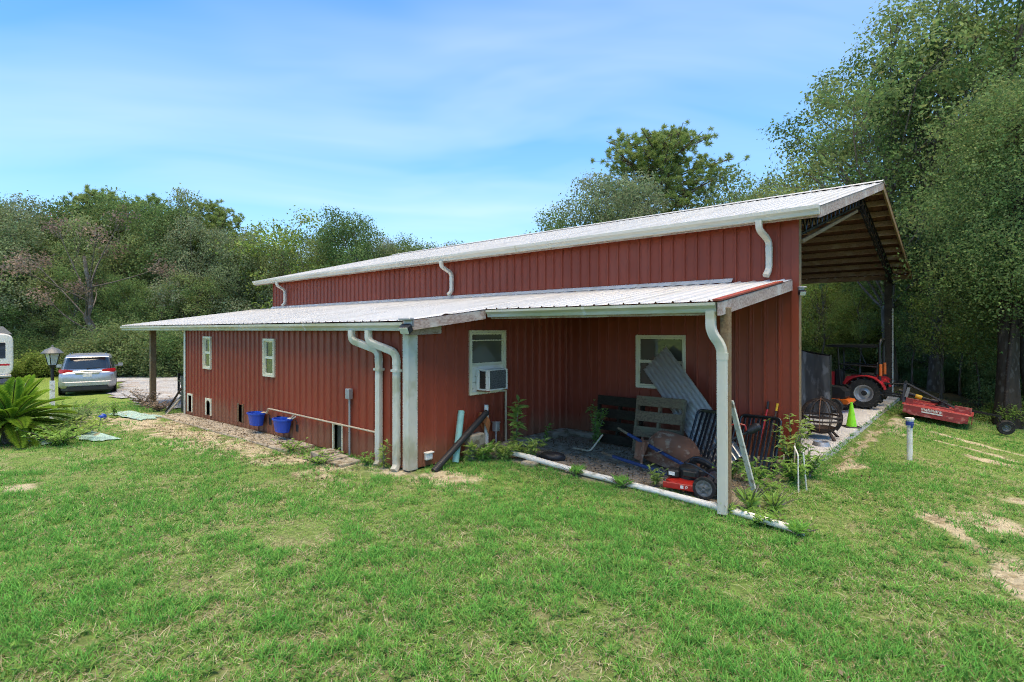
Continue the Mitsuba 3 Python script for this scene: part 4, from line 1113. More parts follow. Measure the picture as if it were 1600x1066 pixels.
rc.part('lettering', moved(cat(meshkit.text_mesh('mahindra', 0.075, 0.003, True), box(0.02, 0.48, -0.055, -0.022, 0.0, 0.003)), (0.40, -0.7555, 0.10), rx=math.pi / 2), 'letter_white', smooth=False)
rc.part('gearbox', cat(lathe([(0, 0.2), (0.16, 0.2), (0.16, 0.24), (0.11, 0.26), (0.11, 0.40), (0.0, 0.42)], 20).apply_translation((0.82, 0, 0)), rod((0.55, 0, 0.33), (0.82, 0, 0.33), 0.06)), 'engine_black')
rc.part('drive_shaft', cat(rod((-0.22, 0, 0.46), (0.30, 0, 0.37), 0.05), rod((0.30, 0, 0.37), (0.58, 0, 0.33), 0.035)), 'engine_black')
rc.part('shaft_guard', rod((0.18, 0, 0.385), (0.34, 0, 0.36), 0.06), 'yellow_plastic')
rc.part('mast', cat(bar((-0.05, -0.30, 0.18), (-0.10, -0.10, 0.74), 0.07, 0.02), bar((-0.05, 0.30, 0.18), (-0.10, 0.10, 0.74), 0.07, 0.02), box(-0.14, -0.10, -0.32, 0.32, 0.2, 0.42, 0.01), rod((-0.10, -0.13, 0.74), (-0.10, 0.13, 0.74), 0.035)), 'engine_black', smooth=False)
rc.part('mast_shield', hull([(-0.05, -0.30, 0.34), (0.03, -0.30, 0.34), (-0.02, -0.22, 0.62), (0.05, -0.22, 0.62), (-0.05, -0.28, 0.34), (0.05, -0.20, 0.60)]), 'coil_grey', smooth=False)
rc.part('brace_bar', rod((-0.10, -0.10, 0.72), (1.15, -0.10, 0.22), 0.018), 'engine_black')
rc.part('brace_bar', rod((-0.10, 0.10, 0.72), (1.15, 0.10, 0.22), 0.018), 'engine_black')
rc.part('tail_beam', bar((1.40, -0.12, 0.26), (2.05, -0.30, 0.27), 0.045, 0.05), 'engine_black', smooth=False)
ty, ri = tyre_wheel(0.19, 0.11, 0.09)
tw = rc.part('tail_wheel', moved(ty, (2.18, -0.42, 0.02), rz=0.35, rx=0.1), 'rubber')
rc.part('rim', moved(ri, (2.18, -0.42, 0.02), rz=0.35, rx=0.1), 'coil_grey', under=tw)
rc.part('wheel_fork', cat(bar((2.05, -0.30, 0.25), (2.02, -0.48, 0.20), 0.035, 0.05), bar((2.02, -0.50, 0.21), (2.17, -0.50, 0.03), 0.045, 0.014)), 'engine_black', smooth=False)

pv = Thing('pipe_post', 'white plastic pipe standing in the grass with blue tape round its top', 'pipe', loc=(1.23, 2.46, float(ground_z(1.23, 2.46))), s=0.80)
pv.part('pipe', lathe([(0.055, -0.1), (0.055, 0.74), (0.068, 0.75), (0.072, 0.88), (0.088, 0.885), (0.088, 0.93), (0.06, 0.935), (0.0, 0.93)], 22), 'pvc_white')
tm = lathe([(0.0755, 0.755), (0.077, 0.82), (0.0755, 0.84), (0.0752, 0.755)], 22)
pv.part('tape', cat(moved(tm, (0, 0, 0.012)), moved(box(0.045, 0.085, -0.075, -0.055, 0.74, 0.85, 0.004), ry=0.2, loc=(-.17, 0, 0))), 'blue_tape', smooth=False)

# ------------------------------------------------------------------ the left side: van, trailer, lamp, palm
van = Thing('minivan', 'silver minivan parked on the gravel driveway, seen from behind', 'van', loc=(-26.7, -4.05, -0.62), rz=math.pi - 0.22)


def loft(rings, close=True):
    n, k = len(rings), len(rings[0])
    V = np.vstack(rings + ([[np.mean(rings[0], 0)], [np.mean(rings[-1], 0)]] if close else []))
    F = []
    for i in range(n - 1):
        for j in range(k):
            a, b = i * k + j, i * k + (j + 1) % k
            F += [(a, b, b + k), (a, b + k, a + k)]
    if close:
        F += [(n * k, (j + 1) % k, j) for j in range(k)] + [(n * k + 1, (n - 1) * k + j, (n - 1) * k + (j + 1) % k) for j in range(k)]
    return trimesh.Trimesh(V, np.array(F), process=False)


def sup(c, e):
    return np.sign(c) * np.abs(c)**e


def body_ring(x, w, z0, z1, e=0.42, n=40):
    a = np.arange(n) * 2 * np.pi / n
    return np.stack([x + 0 * a, w * sup(np.cos(a), e), (z0 + z1) / 2 + (z1 - z0) / 2 * sup(np.sin(a), e)], 1)


van.part('body', loft([body_ring(*q) for q in ((0.0, 0.80, 0.42, 0.88), (0.04, 0.90, 0.34, 1.02), (0.14, 0.965, 0.27, 1.08), (0.5, 0.995, 0.22, 1.10), (1.5, 1.0, 0.20, 1.10), (3.4, 1.0, 0.20, 1.08), (4.2, 0.98, 0.22, 1.02), (4.8, 0.90, 0.26, 0.90), (5.1, 0.70, 0.34, 0.74))]), 'van_silver', smooth=40)
CAB = [(0.98, 0.10, 4.35, 0.97), (1.12, 0.13, 4.0, 0.955), (1.30, 0.20, 3.72, 0.91), (1.50, 0.30, 3.35, 0.855), (1.62, 0.37, 3.08, 0.815), (1.70, 0.46, 2.9, 0.76), (1.745, 0.65, 2.6, 0.66), (1.76, 0.95, 2.3, 0.45)]


def cab_at(z, t, off=0.0):
    zs = [c[0] for c in CAB]
    x0, x1, w = (np.interp(z, zs, [c[k] for c in CAB]) for k in (1, 2, 3))
    a, xc = (x1 - x0) / 2 + off, (x0 + x1) / 2
    return np.stack([xc + a * sup(np.cos(t), 0.42), (w + off) * sup(np.sin(t), 0.42), z + 0 * t], -1)


tt = np.arange(64) * 2 * np.pi / 64
van.part('cabin', loft([cab_at(z, tt) for z in np.linspace(0.98, 1.76, 14)]), 'van_silver', smooth=40)


def cab_patch(t0, t1, z0, z1, off):
    """a pane standing proud of the cabin"""
    t = np.radians(np.linspace(t0, t1, 14))
    rows = [cab_at(z, t, off) for z in np.linspace(z0, z1, 8)]
    k = len(t)
    F = [(i * k + j, i * k + j + 1, (i + 1) * k + j + 1, (i + 1) * k + j) for i in range(7) for j in range(k - 1)]
    return trimesh.Trimesh(np.vstack(rows), np.vstack([np.array(F)[:, [0, 1, 2]], np.array(F)[:, [0, 2, 3]]]), process=False)


van.part('rear_window', cab_patch(180 - 44, 180 + 44, 1.13, 1.60, 0.006), 'van_glass', smooth=True)
for s, name in ((1, 'side_window'), (-1, 'side_window')):
    for t0, t1 in ((104, 131), (88, 103), (50, 87)):
        van.part(name, cab_patch(s * t0, s * t1, 1.14, 1.56, 0.006), 'van_glass', smooth=True)
van.part('spoiler', hull([(x, y, z) for (x, z) in ((0.25, 1.63), (0.46, 1.66), (0.46, 1.72), (0.27, 1.655)) for y in (-0.72, 0.72)]), 'van_silver', smooth=False)
for s in (1, -1):
    van.part('tail_light', hull([(x, s * y, z) for (x, y, z) in ((0.06, 0.50, 1.00), (0.05, 0.50, 1.10), (0.06, 0.80, 0.98), (0.06, 0.80, 1.13), (0.12, 0.93, 0.99), (0.16, 0.935, 1.15), (0.50, 0.995, 1.02), (0.50, 0.985, 1.09), (0.16, 0.5, 1.0), (0.16, 0.5, 1.1))]), 'tail_red', smooth=25)
    van.part('mirror', cat(hull([(3.25 + x, s * y, 1.05 + z) for x in (0, 0.12) for y in (1.06, 1.25) for z in (0.02, 0.16)] + [(3.40, s * 1.12, 1.12)]), bar((3.35, s * 0.93, 1.08), (3.33, s * 1.1, 1.10), 0.04, 0.06)), 'van_silver', smooth=30)
    van.part('roof_rail', tube(smooth_path([(0.8, s * 0.62, 1.735), (0.9, s * 0.62, 1.785), (2.2, s * 0.62, 1.80), (2.3, s * 0.62, 1.75)]), 0.016, 8), 'chrome')
van.part('light_bar', box(0.02, 0.07, -0.50, 0.50, 1.02, 1.065, 0.01), 'chrome', smooth=False)
van.part('wiper', cat(bar((0.125, 0.02, 1.155), (0.15, -0.42, 1.18), 0.02, 0.02), rod((0.14, 0.0, 1.15), (0.08, 0.0, 1.15), 0.03)), 'black_plastic', smooth=False)
van.part('licence_plate', box(-0.012, 0.02, -0.155, 0.155, 0.80, 0.955, 0.004), 'white_paint', smooth=False)
van.part('plate_recess', hull([(0.012, -0.36, 0.78), (0.012, 0.36, 0.78), (0.0, -0.42, 0.98), (0.0, 0.42, 0.98), (0.05, -0.36, 0.78), (0.05, 0.36, 0.78), (0.05, -0.42, 0.98), (0.05, 0.42, 0.98)]), 'van_silver', smooth=False)
van.part('bumper', hull([(x, y, z) for (x, y, z) in ((-0.05, -0.72, 0.44), (-0.05, 0.72, 0.44), (-0.05, -0.75, 0.58), (-0.05, 0.75, 0.58), (0.22, -0.985, 0.42), (0.22, 0.985, 0.42), (0.22, -0.99, 0.62), (0.22, 0.99, 0.62), (0.05, -0.9, 0.64), (0.05, 0.9, 0.64))]), 'van_silver', smooth=25)
van.part('bumper_skirt', hull([(x, y, z) for (x, y) in ((-0.03, -0.66), (-0.03, 0.66), (0.3, -0.9), (0.3, 0.9)) for z in (0.24, 0.42)]), 'black_plastic', smooth=False)
van.part('antenna', hull([(0.75, -0.02, 1.75), (0.75, 0.02, 1.75), (0.95, 0, 1.755), (0.72, 0, 1.83), (0.80, 0, 1.80)]), 'van_silver', smooth=False)
van.part('underbody', box(0.3, 4.8, -0.85, 0.85, 0.16, 0.30), 'black_plastic', smooth=False)
for x in (1.0, 4.1):
    for s in (1, -1):
        ty, ri = tyre_wheel(0.345, 0.22, 0.22)
        k = van.part('wheel', moved(ty, (x, s * 0.90, 0.345)), 'rubber')
        van.part('rim', moved(ri, (x, s * 0.90, 0.345)), 'grey_metal', under=k)
        van.part('wheel_arch', moved(lathe([(0.36, s * -0.02), (0.42, s * -0.02), (0.42, s * 0.012), (0.36, s * 0.012)], 28, 'y'), (x, s * 0.995, 0.345)), 'black_plastic', under=k)

rv = Thing('camping_trailer', 'white camping trailer with a dark window at the left edge of the view', 'trailer', loc=(-36.9, -6.62, -0.77), rz=math.pi + 0.02, s=1.16)
rv.part('body', loft([np.stack([x + 0 * a, 1.15 * s * sup(np.cos(a), 0.28), 1.42 + 0.98 * s * sup(np.sin(a), 0.28)], 1) for a in [np.arange(40) * 2 * np.pi / 40] for x, s in ((0.0, 0.93), (0.05, 0.98), (0.15, 1.0), (5.6, 1.0), (5.8, 0.95))]), 'white_paint', smooth=40)
rv.part('roof', hull([(x, y, z) for (x, y, z) in ((0.1, -1.1, 2.36), (0.1, 1.1, 2.36), (0.25, -0.8, 2.72), (0.25, 0.8, 2.72), (5.5, -0.8, 2.72), (5.5, 0.8, 2.72), (5.7, -1.1, 2.36), (5.7, 1.1, 2.36))]), 'coil_grey', smooth=20)
rv.part('window', box(-0.012, 0.05, 0.18, 0.86, 1.25, 1.98, 0.01), 'van_glass', smooth=False)
rv.part('window', box(-0.012, 0.05, -0.86, -0.18, 1.25, 1.98, 0.01), 'van_glass', smooth=False)
rv.part('stripe', box(-0.006, 0.05, -1.0, 1.0, 0.92, 1.0), 'tail_red', smooth=False)
rv.part('tail_light', box(-0.014, 0.05, 0.78, 0.92, 0.72, 0.88, 0.01), 'tail_red', smooth=False)
rv.part('bumper', box(-0.12, 0.2, -1.05, 1.05, 0.38, 0.50, 0.02), 'grey_metal', smooth=False)
for x in (2.5, 3.3):
    for s in (1, -1):
        rv.part('wheel', moved(tyre_wheel(0.33, 0.2, 0.2)[0], (x, s * 0.98, 0.33)), 'rubber')
bx_ = Thing('black_cabinet', 'black upright covered box standing in the yard before the white trailer', 'box', loc=(-23.62, -6.91, -0.55), rz=0.5)
bx_.part('cover', hull([(x, y, z) for x in (-0.25, 0.25) for y in (-0.22, 0.22) for z in (0.05, 0.9)] + [(x, y, 1.02) for x in (-0.2, 0.2) for y in (-0.1, 0.1)]), 'black_plastic', smooth=20)
bx_.part('handle', tube(elbows([(0.2, 0.2, 0.9), (0.36, 0.36, 0.85), (0.36, 0.36, 0.6)], 0.05), 0.02, 8), 'grey_metal')

lp = Thing('lamp_post', 'garden lamp post with a lantern head and white lower post in front of the van', 'lamp post', loc=(-16.71, -6.68, -0.23))
lp.part('post', cat(bar((0, 0, -0.1), (0, 0, 1.05), 0.10, 0.10)), 'pvc_white', smooth=False, label='white square lower post')
lp.part('upper_post', cat(rod((0, 0, 1.05), (0, 0, 1.42), 0.035), lathe([(0, 1.40), (0.06, 1.40), (0.08, 1.46), (0.10, 1.475), (0.0, 1.48)], 20)), 'engine_black')
for k in range(4):
    a = k * math.pi / 2 + math.pi / 4 + 0.3
    b = a + math.pi / 2
    p = [np.array([0.09 * math.cos(t), 0.09 * math.sin(t), 1.475]) for t in (a, b)] + [np.array([0.165 * math.cos(t), 0.165 * math.sin(t), 1.79]) for t in (b, a)]
    lp.part('glass_panel', hull(p + [q * [0.95, 0.95, 1] for q in p]), 'lamp_glass', smooth=False)
    lp.part('corner_bar', rod(p[0], p[3], 0.012, 6), 'engine_black')
lp.part('cap', lathe([(0.0, 1.80), (0.24, 1.785), (0.245, 1.80), (0.15, 1.90), (0.05, 1.945), (0.02, 1.97), (0.025, 2.0), (0.0, 2.02)], 24), 'coil_grey')

# sago palm
rng = np.random.default_rng(5)


def blades(P0, D, Lg, Wd, up, col, fold=0.25):
    """narrow leaflets from P0 along D: two triangles each"""
    D = D / np.linalg.norm(D, axis=1, keepdims=True)
    S = np.cross(D, up)
    S /= np.linalg.norm(S, axis=1, keepdims=True) + 1e-9
    U = np.cross(S, D)
    mid = P0 + D * (Lg * 0.45)[:, None] + U * (Lg * fold * 0.2)[:, None]
    tip = P0 + D * Lg[:, None] - U * (Lg * fold * 0.25)[:, None]
    V = np.stack([P0, mid + S * (Wd / 2)[:, None], tip, mid - S * (Wd / 2)[:, None]], 1).reshape(-1, 3)
    n = len(P0)
    F = (np.arange(n) * 4)[:, None] + np.array([[0, 1, 2, 0, 2, 3]])
    return V, F.reshape(-1, 3), np.repeat(col, 4, 0)


def leaf_mesh(parts):
    V, F, C, at = [], [], [], 0
    for v, f, c in parts:
        V.append(v); F.append(f + at); C.append(c); at += len(v)
    return trimesh.Trimesh(np.vstack(V), np.vstack(F), process=False), np.vstack(C)


pm = Thing('sago_palm', 'bright green sago palm at the left edge with stiff feathery fronds', 'palm', loc=(-12.60, -7.93, float(ground_z(-12.6, -7.9))))
pm.part('trunk', moved(lathe([(0.13, 0.0), (0.15, 0.1), (0.14, 0.3), (0.10, 0.42), (0.0, 0.45)], 16)), 'bark')
for k in range(46):
    az = 2.39996 * k + rng.uniform(-0.15, 0.15)
    el = math.radians(72 - 92 * (k / 45) + rng.uniform(-6, 6))
    Lf = rng.uniform(1.0, 1.25)
    t = np.linspace(0, 1, 60)
    droop = (0.45 + 0.2 * rng.uniform()) * t**2
    r = Lf * (t * math.cos(el) + 0.06 * t * t)
    z = 0.42 + Lf * (t * math.sin(el) - 0.55 * droop * (0.35 + max(0, math.cos(el))))
    h = np.array([math.cos(az), math.sin(az), 0])
    P = h * r[:, None] + np.array([0, 0, 1.0]) * z[:, None]
    tg = np.gradient(P, axis=0); tg /= np.linalg.norm(tg, axis=1, keepdims=True)
    side = np.cross(tg, [0, 0, 1.0]); side /= np.linalg.norm(side, axis=1, keepdims=True) + 1e-9
    upv = np.cross(side, tg)
    V = []
    for s in (1, -1):
        i = np.arange(5, 60)
        ln = 0.24 * np.sin(np.pi * np.clip((i - 1) / 60, 0.06, 0.96))**0.6 * rng.uniform(0.9, 1.08, len(i))
        D = s * side[i] * 0.80 + tg[i] * 0.62 + upv[i] * 0.22
        g = rng.uniform(0.8, 1.2, (len(i), 1))
        old = k > 38
        col = np.array([[0.16, 0.14, 0.04]]) * g if old and k % 2 else np.array([[0.175, 0.285, 0.030]]) * g * (1.0 + 0.45 * (k < 18))
        V.append(blades(P[i], D, ln, np.full(len(i), 0.026), upv[i], col))
    st_ = tube(P[::6], 0.009, 5)
    V.append((st_.vertices, st_.faces, np.tile([[0.10, 0.13, 0.03]], (len(st_.vertices), 1))))
    m, c = leaf_mesh(V)
    pm.part('frond', m, 'leaf', smooth=False, color=c)

# clutter on the ground by the drive
Thing('blue_ball', 'small bright blue ball on the bare earth by the drive', 'ball').part(None, moved(lathe([(0.0, -0.08)] + [(0.10 * math.cos(t), 0.085 * math.sin(t)) for t in np.linspace(-1.4, 1.4, 9)] + [(0, 0.086)], 20), (-15.36, -5.86, -0.11)), 'blue_plastic')
for k, (x, y, rx, ry, rz, lab) in enumerate(((-11.9, -6.72, 0.75, 0.22, 0.12, 'pale teal tarp lying crumpled on the grass, the nearer one'), (-15.3, -5.15, 1.2, 0.30, 0.1, 'pale teal tarp lying on the earth near the left porch post, the farther one'), (-12.2, -7.55, 0.5, 0.10, 0.15, 'pale teal tarp scrap in the weeds beside the palm'))):
    n = 30
    u, v = np.meshgrid(np.linspace(-1, 1, n), np.linspace(-1, 1, n), indexing='ij')
    r = np.maximum(np.abs(u), np.abs(v))
    wob = 1 + 0.35 * (meshkit.fbm(np.stack([u * 1.5 + k * 9, v * 1.5, 0 * u], -1), 3) - 0.5) * 2
    X, Y = u * rx * wob, v * ry * wob
    Zp = 0.05 * meshkit.fbm(np.stack([u * 4 + k * 5, v * 3, 0 * u], -1), 4, 4) + 0.05 * meshkit.noise(np.stack([u * 2.0 + 3, v * 1.5 + k, 0 * u], -1))
    c, s = math.cos(rz), math.sin(rz)
    WX, WY = x + c * X - s * Y, y + s * X + c * Y
    i, j = np.meshgrid(np.arange(n - 1), np.arange(n - 1), indexing='ij')
    Q = np.stack([i * n + j, (i + 1) * n + j, (i + 1) * n + j + 1, i * n + j + 1], -1).reshape(-1, 4)
    Thing('ground_tarp', lab, 'tarp').part(None, (np.stack([WX, WY, ground_z(WX, WY) + 0.02 + Zp * (1 - r**4)], -1).reshape(-1, 3), Q) if False else trimesh.Trimesh(np.stack([WX, WY, ground_z(WX, WY) + 0.025 + Zp * (1 - r**4)], -1).reshape(-1, 3), np.vstack([Q[:, [0, 1, 2]], Q[:, [0, 2, 3]]]), process=False), 'teal_tarp', smooth=True)
br = Thing('wall_bracket', 'black bracket with a box at the far end of the long red wall', 'bracket')
br.part('arm', cat(bar((-15.7, -3.95, 0.32), (-15.7, -3.95, 0.92), 0.05, 0.05), bar((-15.7, -3.95, 0.70), (-15.0, -4.0, 0.70), 0.05, 0.05), bar((-15.7, -3.95, 0.34), (-15.0, -4.0, 0.30), 0.05, 0.05)), 'engine_black', smooth=False)
br.part('box', cat(box(-15.1, -14.85, -4.1, -3.9, 0.62, 0.88, 0.01), box(-15.08, -14.87, -4.08, -3.92, -0.15, 0.62)), 'engine_black', smooth=False)
for k, (a, b, m_) in enumerate((((-15.25, -4.45, -0.2), (-14.45, -4.27, 0.58), 'rust_dark'), ((-15.05, -4.5, -0.2), (-14.5, -4.26, 0.35), 'coil_grey'), ((-14.85, -4.55, -0.2), (-14.55, -4.27, 0.28), 'pvc_cream'))):
    Thing('leaning_stick', ('dark stick', 'grey stick', 'pale stick')[k] + ' leaning on the white trim at the far end of the long wall', 'stick').part(None, rod(a, b, 0.028, 8), m_)

# ------------------------------------------------------------------ leaves
PAL = {'oak': ((0.194, 0.281, 0.099), (0.302, 0.356, 0.162)), 'grey': ((0.221, 0.289, 0.146), (0.319, 0.362, 0.216)), 'pine': ((0.270, 0.378, 0.103), (0.389, 0.464, 0.173)), 'dark': ((0.151, 0.243, 0.086), (0.238, 0.319, 0.130)),
       'dead': ((0.367, 0.270, 0.205), (0.281, 0.216, 0.162)), 'wood': ((0.135, 0.221, 0.076), (0.275, 0.351, 0.132)), 'weed': ((0.173, 0.313, 0.065), (0.292, 0.432, 0.108)), 'lime': ((0.281, 0.389, 0.092), (0.346, 0.432, 0.130))}


def leaf_cloud(rng, centres, size, pal, tint, jitter, flat=0.16, out=None, gain=None):
    """leaves about the centres (n,3): rhombs of two triangles, colour per leaf; tint (n,) from 0 to 1 mixes the two colours"""
    n = len(centres)
    P = centres + rng.normal(0, 1, (n, 3)) * jitter
    N = rng.normal(0, 1, (n, 3)) + np.array([0, 0, flat * 2]) + (0 if out is None else 1.5 * out)
    N /= np.linalg.norm(N, axis=1, keepdims=True)
    A = np.cross(N, rng.normal(0, 1, (n, 3)))
    A /= np.linalg.norm(A, axis=1, keepdims=True) + 1e-9
    B = np.cross(N, A)
    L = (size * rng.uniform(0.6, 1.35, n))[:, None]
    V = np.stack([P - A * L * 0.5, P + B * L * 0.30 + N * L * 0.08, P + A * L * 0.5, P - B * L * 0.30 + N * L * 0.08], 1).reshape(-1, 3)
    F = (np.arange(n) * 4)[:, None] + np.array([[0, 1, 2, 0, 2, 3]])
    c1, c2 = np.array(PAL[pal][0]), np.array(PAL[pal][1])
    col = c1 + (c2 - c1) * np.clip(tint, 0, 1)[:, None]
    col = col * rng.uniform(0.75, 1.25, (n, 1)) * (1 if gain is None else gain[:, None]) * (1 + rng.normal(0, 0.06, (n, 3)))
    return V, F.reshape(-1, 3), np.repeat(np.clip(col, 0.004, 0.6), 4, 0)


def limb(p0, p1, r0, r1, rng, sag=0.12, n=6, sides=6):
    p0, p1 = np.asarray(p0, float), np.asarray(p1, float)
    d = np.linalg.norm(p1 - p0)
    mid = (p0 + p1) / 2 + rng.normal(0, 1, 3) * d * 0.08 + np.array([0, 0, -sag * d * 0.5])
    t = np.linspace(0, 1, n)[:, None]
    P = (1 - t)**2 * p0 + 2 * t * (1 - t) * mid + t * t * p1
    return tube(P, 1.0, sides, np.linspace(r0, r1, n)), P


def make_tree(seed, H, R, base, prof, nl, lobe, per, leaf, pal, r0, lean=(0, 0), up=0.72, clump=13, gap=0.0, jitter=None, twigs=0, pal2=None):
    """trunk and crown: nl lobes spread through a crown from base to H with radius R * prof(f)"""
    rng = np.random.default_rng(seed)
    top = np.array([lean[0], lean[1], H * up])
    t = np.linspace(0, 1, 9)
    wig = rng.normal(0, 0.02 * H, (9, 3)) * np.array([1, 1, 0]) * t[:, None]
    TP = top * t[:, None] + wig
    trunk = [tube(TP, 1.0, 9, r0 * (1.0 - 0.72 * t) * (1 + 0.5 * np.exp(-t * 22)))]
    cl, tint, lobes, outs = [], [], [], []
    for k in range(nl):
        f = (k + rng.uniform(0, 1)) / nl
        z = base + (H - base) * f
        a = 2.39996 * k + rng.uniform(-0.6, 0.6)
        rr = R * prof(f) * math.sqrt(rng.uniform(0.12, 1.0))
        lr = lobe * rng.uniform(0.7, 1.3) * (0.65 + 0.35 * prof(f))
        q = min(1.0, z / (H * up))
        axis_ = np.array([np.interp(q, t, TP[:, 0]), np.interp(q, t, TP[:, 1]), 0])
        c = axis_ + np.array([rr * math.cos(a), rr * math.sin(a), z - lr * 0.5])
        lobes.append((c, lr))
        j = int(np.clip(q * 8 * rng.uniform(0.55, 0.85), 1, 8))
        b, BP = limb(TP[j], c, max(0.025, r0 * (0.36 - 0.2 * q)), 0.018, rng, sag=-0.15)
        trunk.append(b)
        n = max(3, int(per * 7 / clump * (lr / lobe)**2))
        d = rng.normal(0, 1, (n, 3)); d[:, 2] = d[:, 2] * 0.85 + 0.12
        d /= np.linalg.norm(d, axis=1, keepdims=True)
        rad = lr * rng.uniform(0.25, 1.0, n)**0.45
        pts = c + d * rad[:, None] * np.array([1.15, 1.15, 0.72])
        if gap:
            keep = meshkit.fbm(pts * (1.1 / lobe) + seed, 2) > gap
            pts = pts[keep]
        for m in range(min(twigs, len(pts))):
            trunk.append(limb(BP[-2], pts[m], 0.016, 0.006, rng, n=3, sides=4)[0])
        lt = rng.uniform(-0.5, 0.75)
        o = pts - c
        outs.append(np.repeat(o / (np.linalg.norm(o, axis=1, keepdims=True) + 1e-6), clump, 0))
        cl.append(np.repeat(pts, clump, 0)); tint.append(np.repeat(np.full(len(pts), lt) + rng.uniform(0, 0.7, len(pts)), clump))
    cl, tint = np.vstack(cl), np.concatenate(tint)
    V, F, C = leaf_cloud(rng, cl, leaf, pal, tint, jitter if jitter else leaf * 1.45, out=np.vstack(outs), gain=np.repeat(rng.uniform(0.72, 1.32, len(cl) // clump), clump))
    return cat(*trunk), (trimesh.Trimesh(V, F, process=False), C)


def make_pine(seed, H, R, base, nb, r0, needle=0.30, width=0.034, per=56, pal='pine', lean=(0, 0)):
    rng = np.random.default_rng(seed)
    t = np.linspace(0, 1, 10)
    TP = np.array([lean[0], lean[1], H]) * t[:, None] + rng.normal(0, 0.012 * H, (10, 3)) * np.array([1, 1, 0]) * t[:, None]
    trunk = [tube(TP, 1.0, 9, r0 * (1.0 - 0.85 * t) + 0.02)]
    tufts = []
    for k in range(nb):
        f = (k + rng.uniform()) / nb
        z = base + (H - base) * f**0.8
        q = z / H
        p0 = np.array([np.interp(q, t, TP[:, 0]), np.interp(q, t, TP[:, 1]), z])
        a = 2.39996 * k + rng.uniform(-0.5, 0.5)
        ln = R * (math.sin(math.pi * min(1, 0.22 + 0.72 * f))**0.7) * rng.uniform(0.6, 1.05)
        p1 = p0 + np.array([ln * math.cos(a), ln * math.sin(a), ln * rng.uniform(0.15, 0.55)])
        b, P = limb(p0, p1, 0.06, 0.02, rng, sag=0.15)
        trunk.append(b)
        for m in range(int(4 + ln * 4.6)):
            s = rng.uniform(0.35, 1.0)
            base_p = P[int(s * (len(P) - 1))]
            e = base_p + np.clip(rng.normal(0, 1, 3), -1.5, 1.5) * np.array([0.55, 0.55, 0.30]) * (0.45 + 0.2 * ln) + np.array([0, 0, 0.2])
            trunk.append(tube([base_p, e], 1.0, 4, [0.014, 0.007]))
            tufts.append(e)
    tufts = np.array(tufts)
    C = np.repeat(tufts, per, 0)
    n = len(C)
    D = rng.normal(0, 1, (n, 3)) + np.array([0, 0, 0.55])
    c1, c2 = np.array(PAL[pal][0]), np.array(PAL[pal][1])
    tint = np.repeat(rng.uniform(0, 1, len(tufts)), per)[:, None]
    col = (c1 + (c2 - c1) * tint) * rng.uniform(0.75, 1.3, (n, 1))
    V, F, K = blades(C, D, needle * rng.uniform(0.6, 1.15, n), np.full(n, width), rng.normal(0, 1, (n, 3)), col)
    return cat(*trunk), (trimesh.Trimesh(V, F, process=False), K)


def make_bush(seed, H, R, nl, leaf, pal, per=60, clump=7):
    rng = np.random.default_rng(seed)
    cl, tint, stems = [], [], []
    for k in range(nl):
        a, f = 2.39996 * k + rng.uniform(-0.5, 0.5), rng.uniform(0, 1)
        rr, z = R * math.sqrt(rng.uniform(0, 1)) * (1 - 0.45 * f), H * (0.12 + 0.72 * f)
        c, lr = np.array([rr * math.cos(a), rr * math.sin(a), z]), H * 0.26 * rng.uniform(0.75, 1.3)
        stems.append(limb((0.15 * math.cos(a), 0.15 * math.sin(a), -0.1), c, 0.03, 0.01, rng, n=4, sides=5)[0])
        d = rng.normal(0, 1, (per, 3)); d /= np.linalg.norm(d, axis=1, keepdims=True)
        pts = c + d * (lr * rng.uniform(0.3, 1.0, per)**0.5)[:, None]
        cl.append(np.repeat(pts, clump, 0)); tint.append(np.repeat(rng.uniform(-0.5, 0.8) + rng.uniform(0, 0.5, per), clump))
    V, F, C = leaf_cloud(rng, np.vstack(cl), leaf, pal, np.concatenate(tint), leaf * 1.2)
    return cat(*stems), (trimesh.Trimesh(V, F, process=False), C)


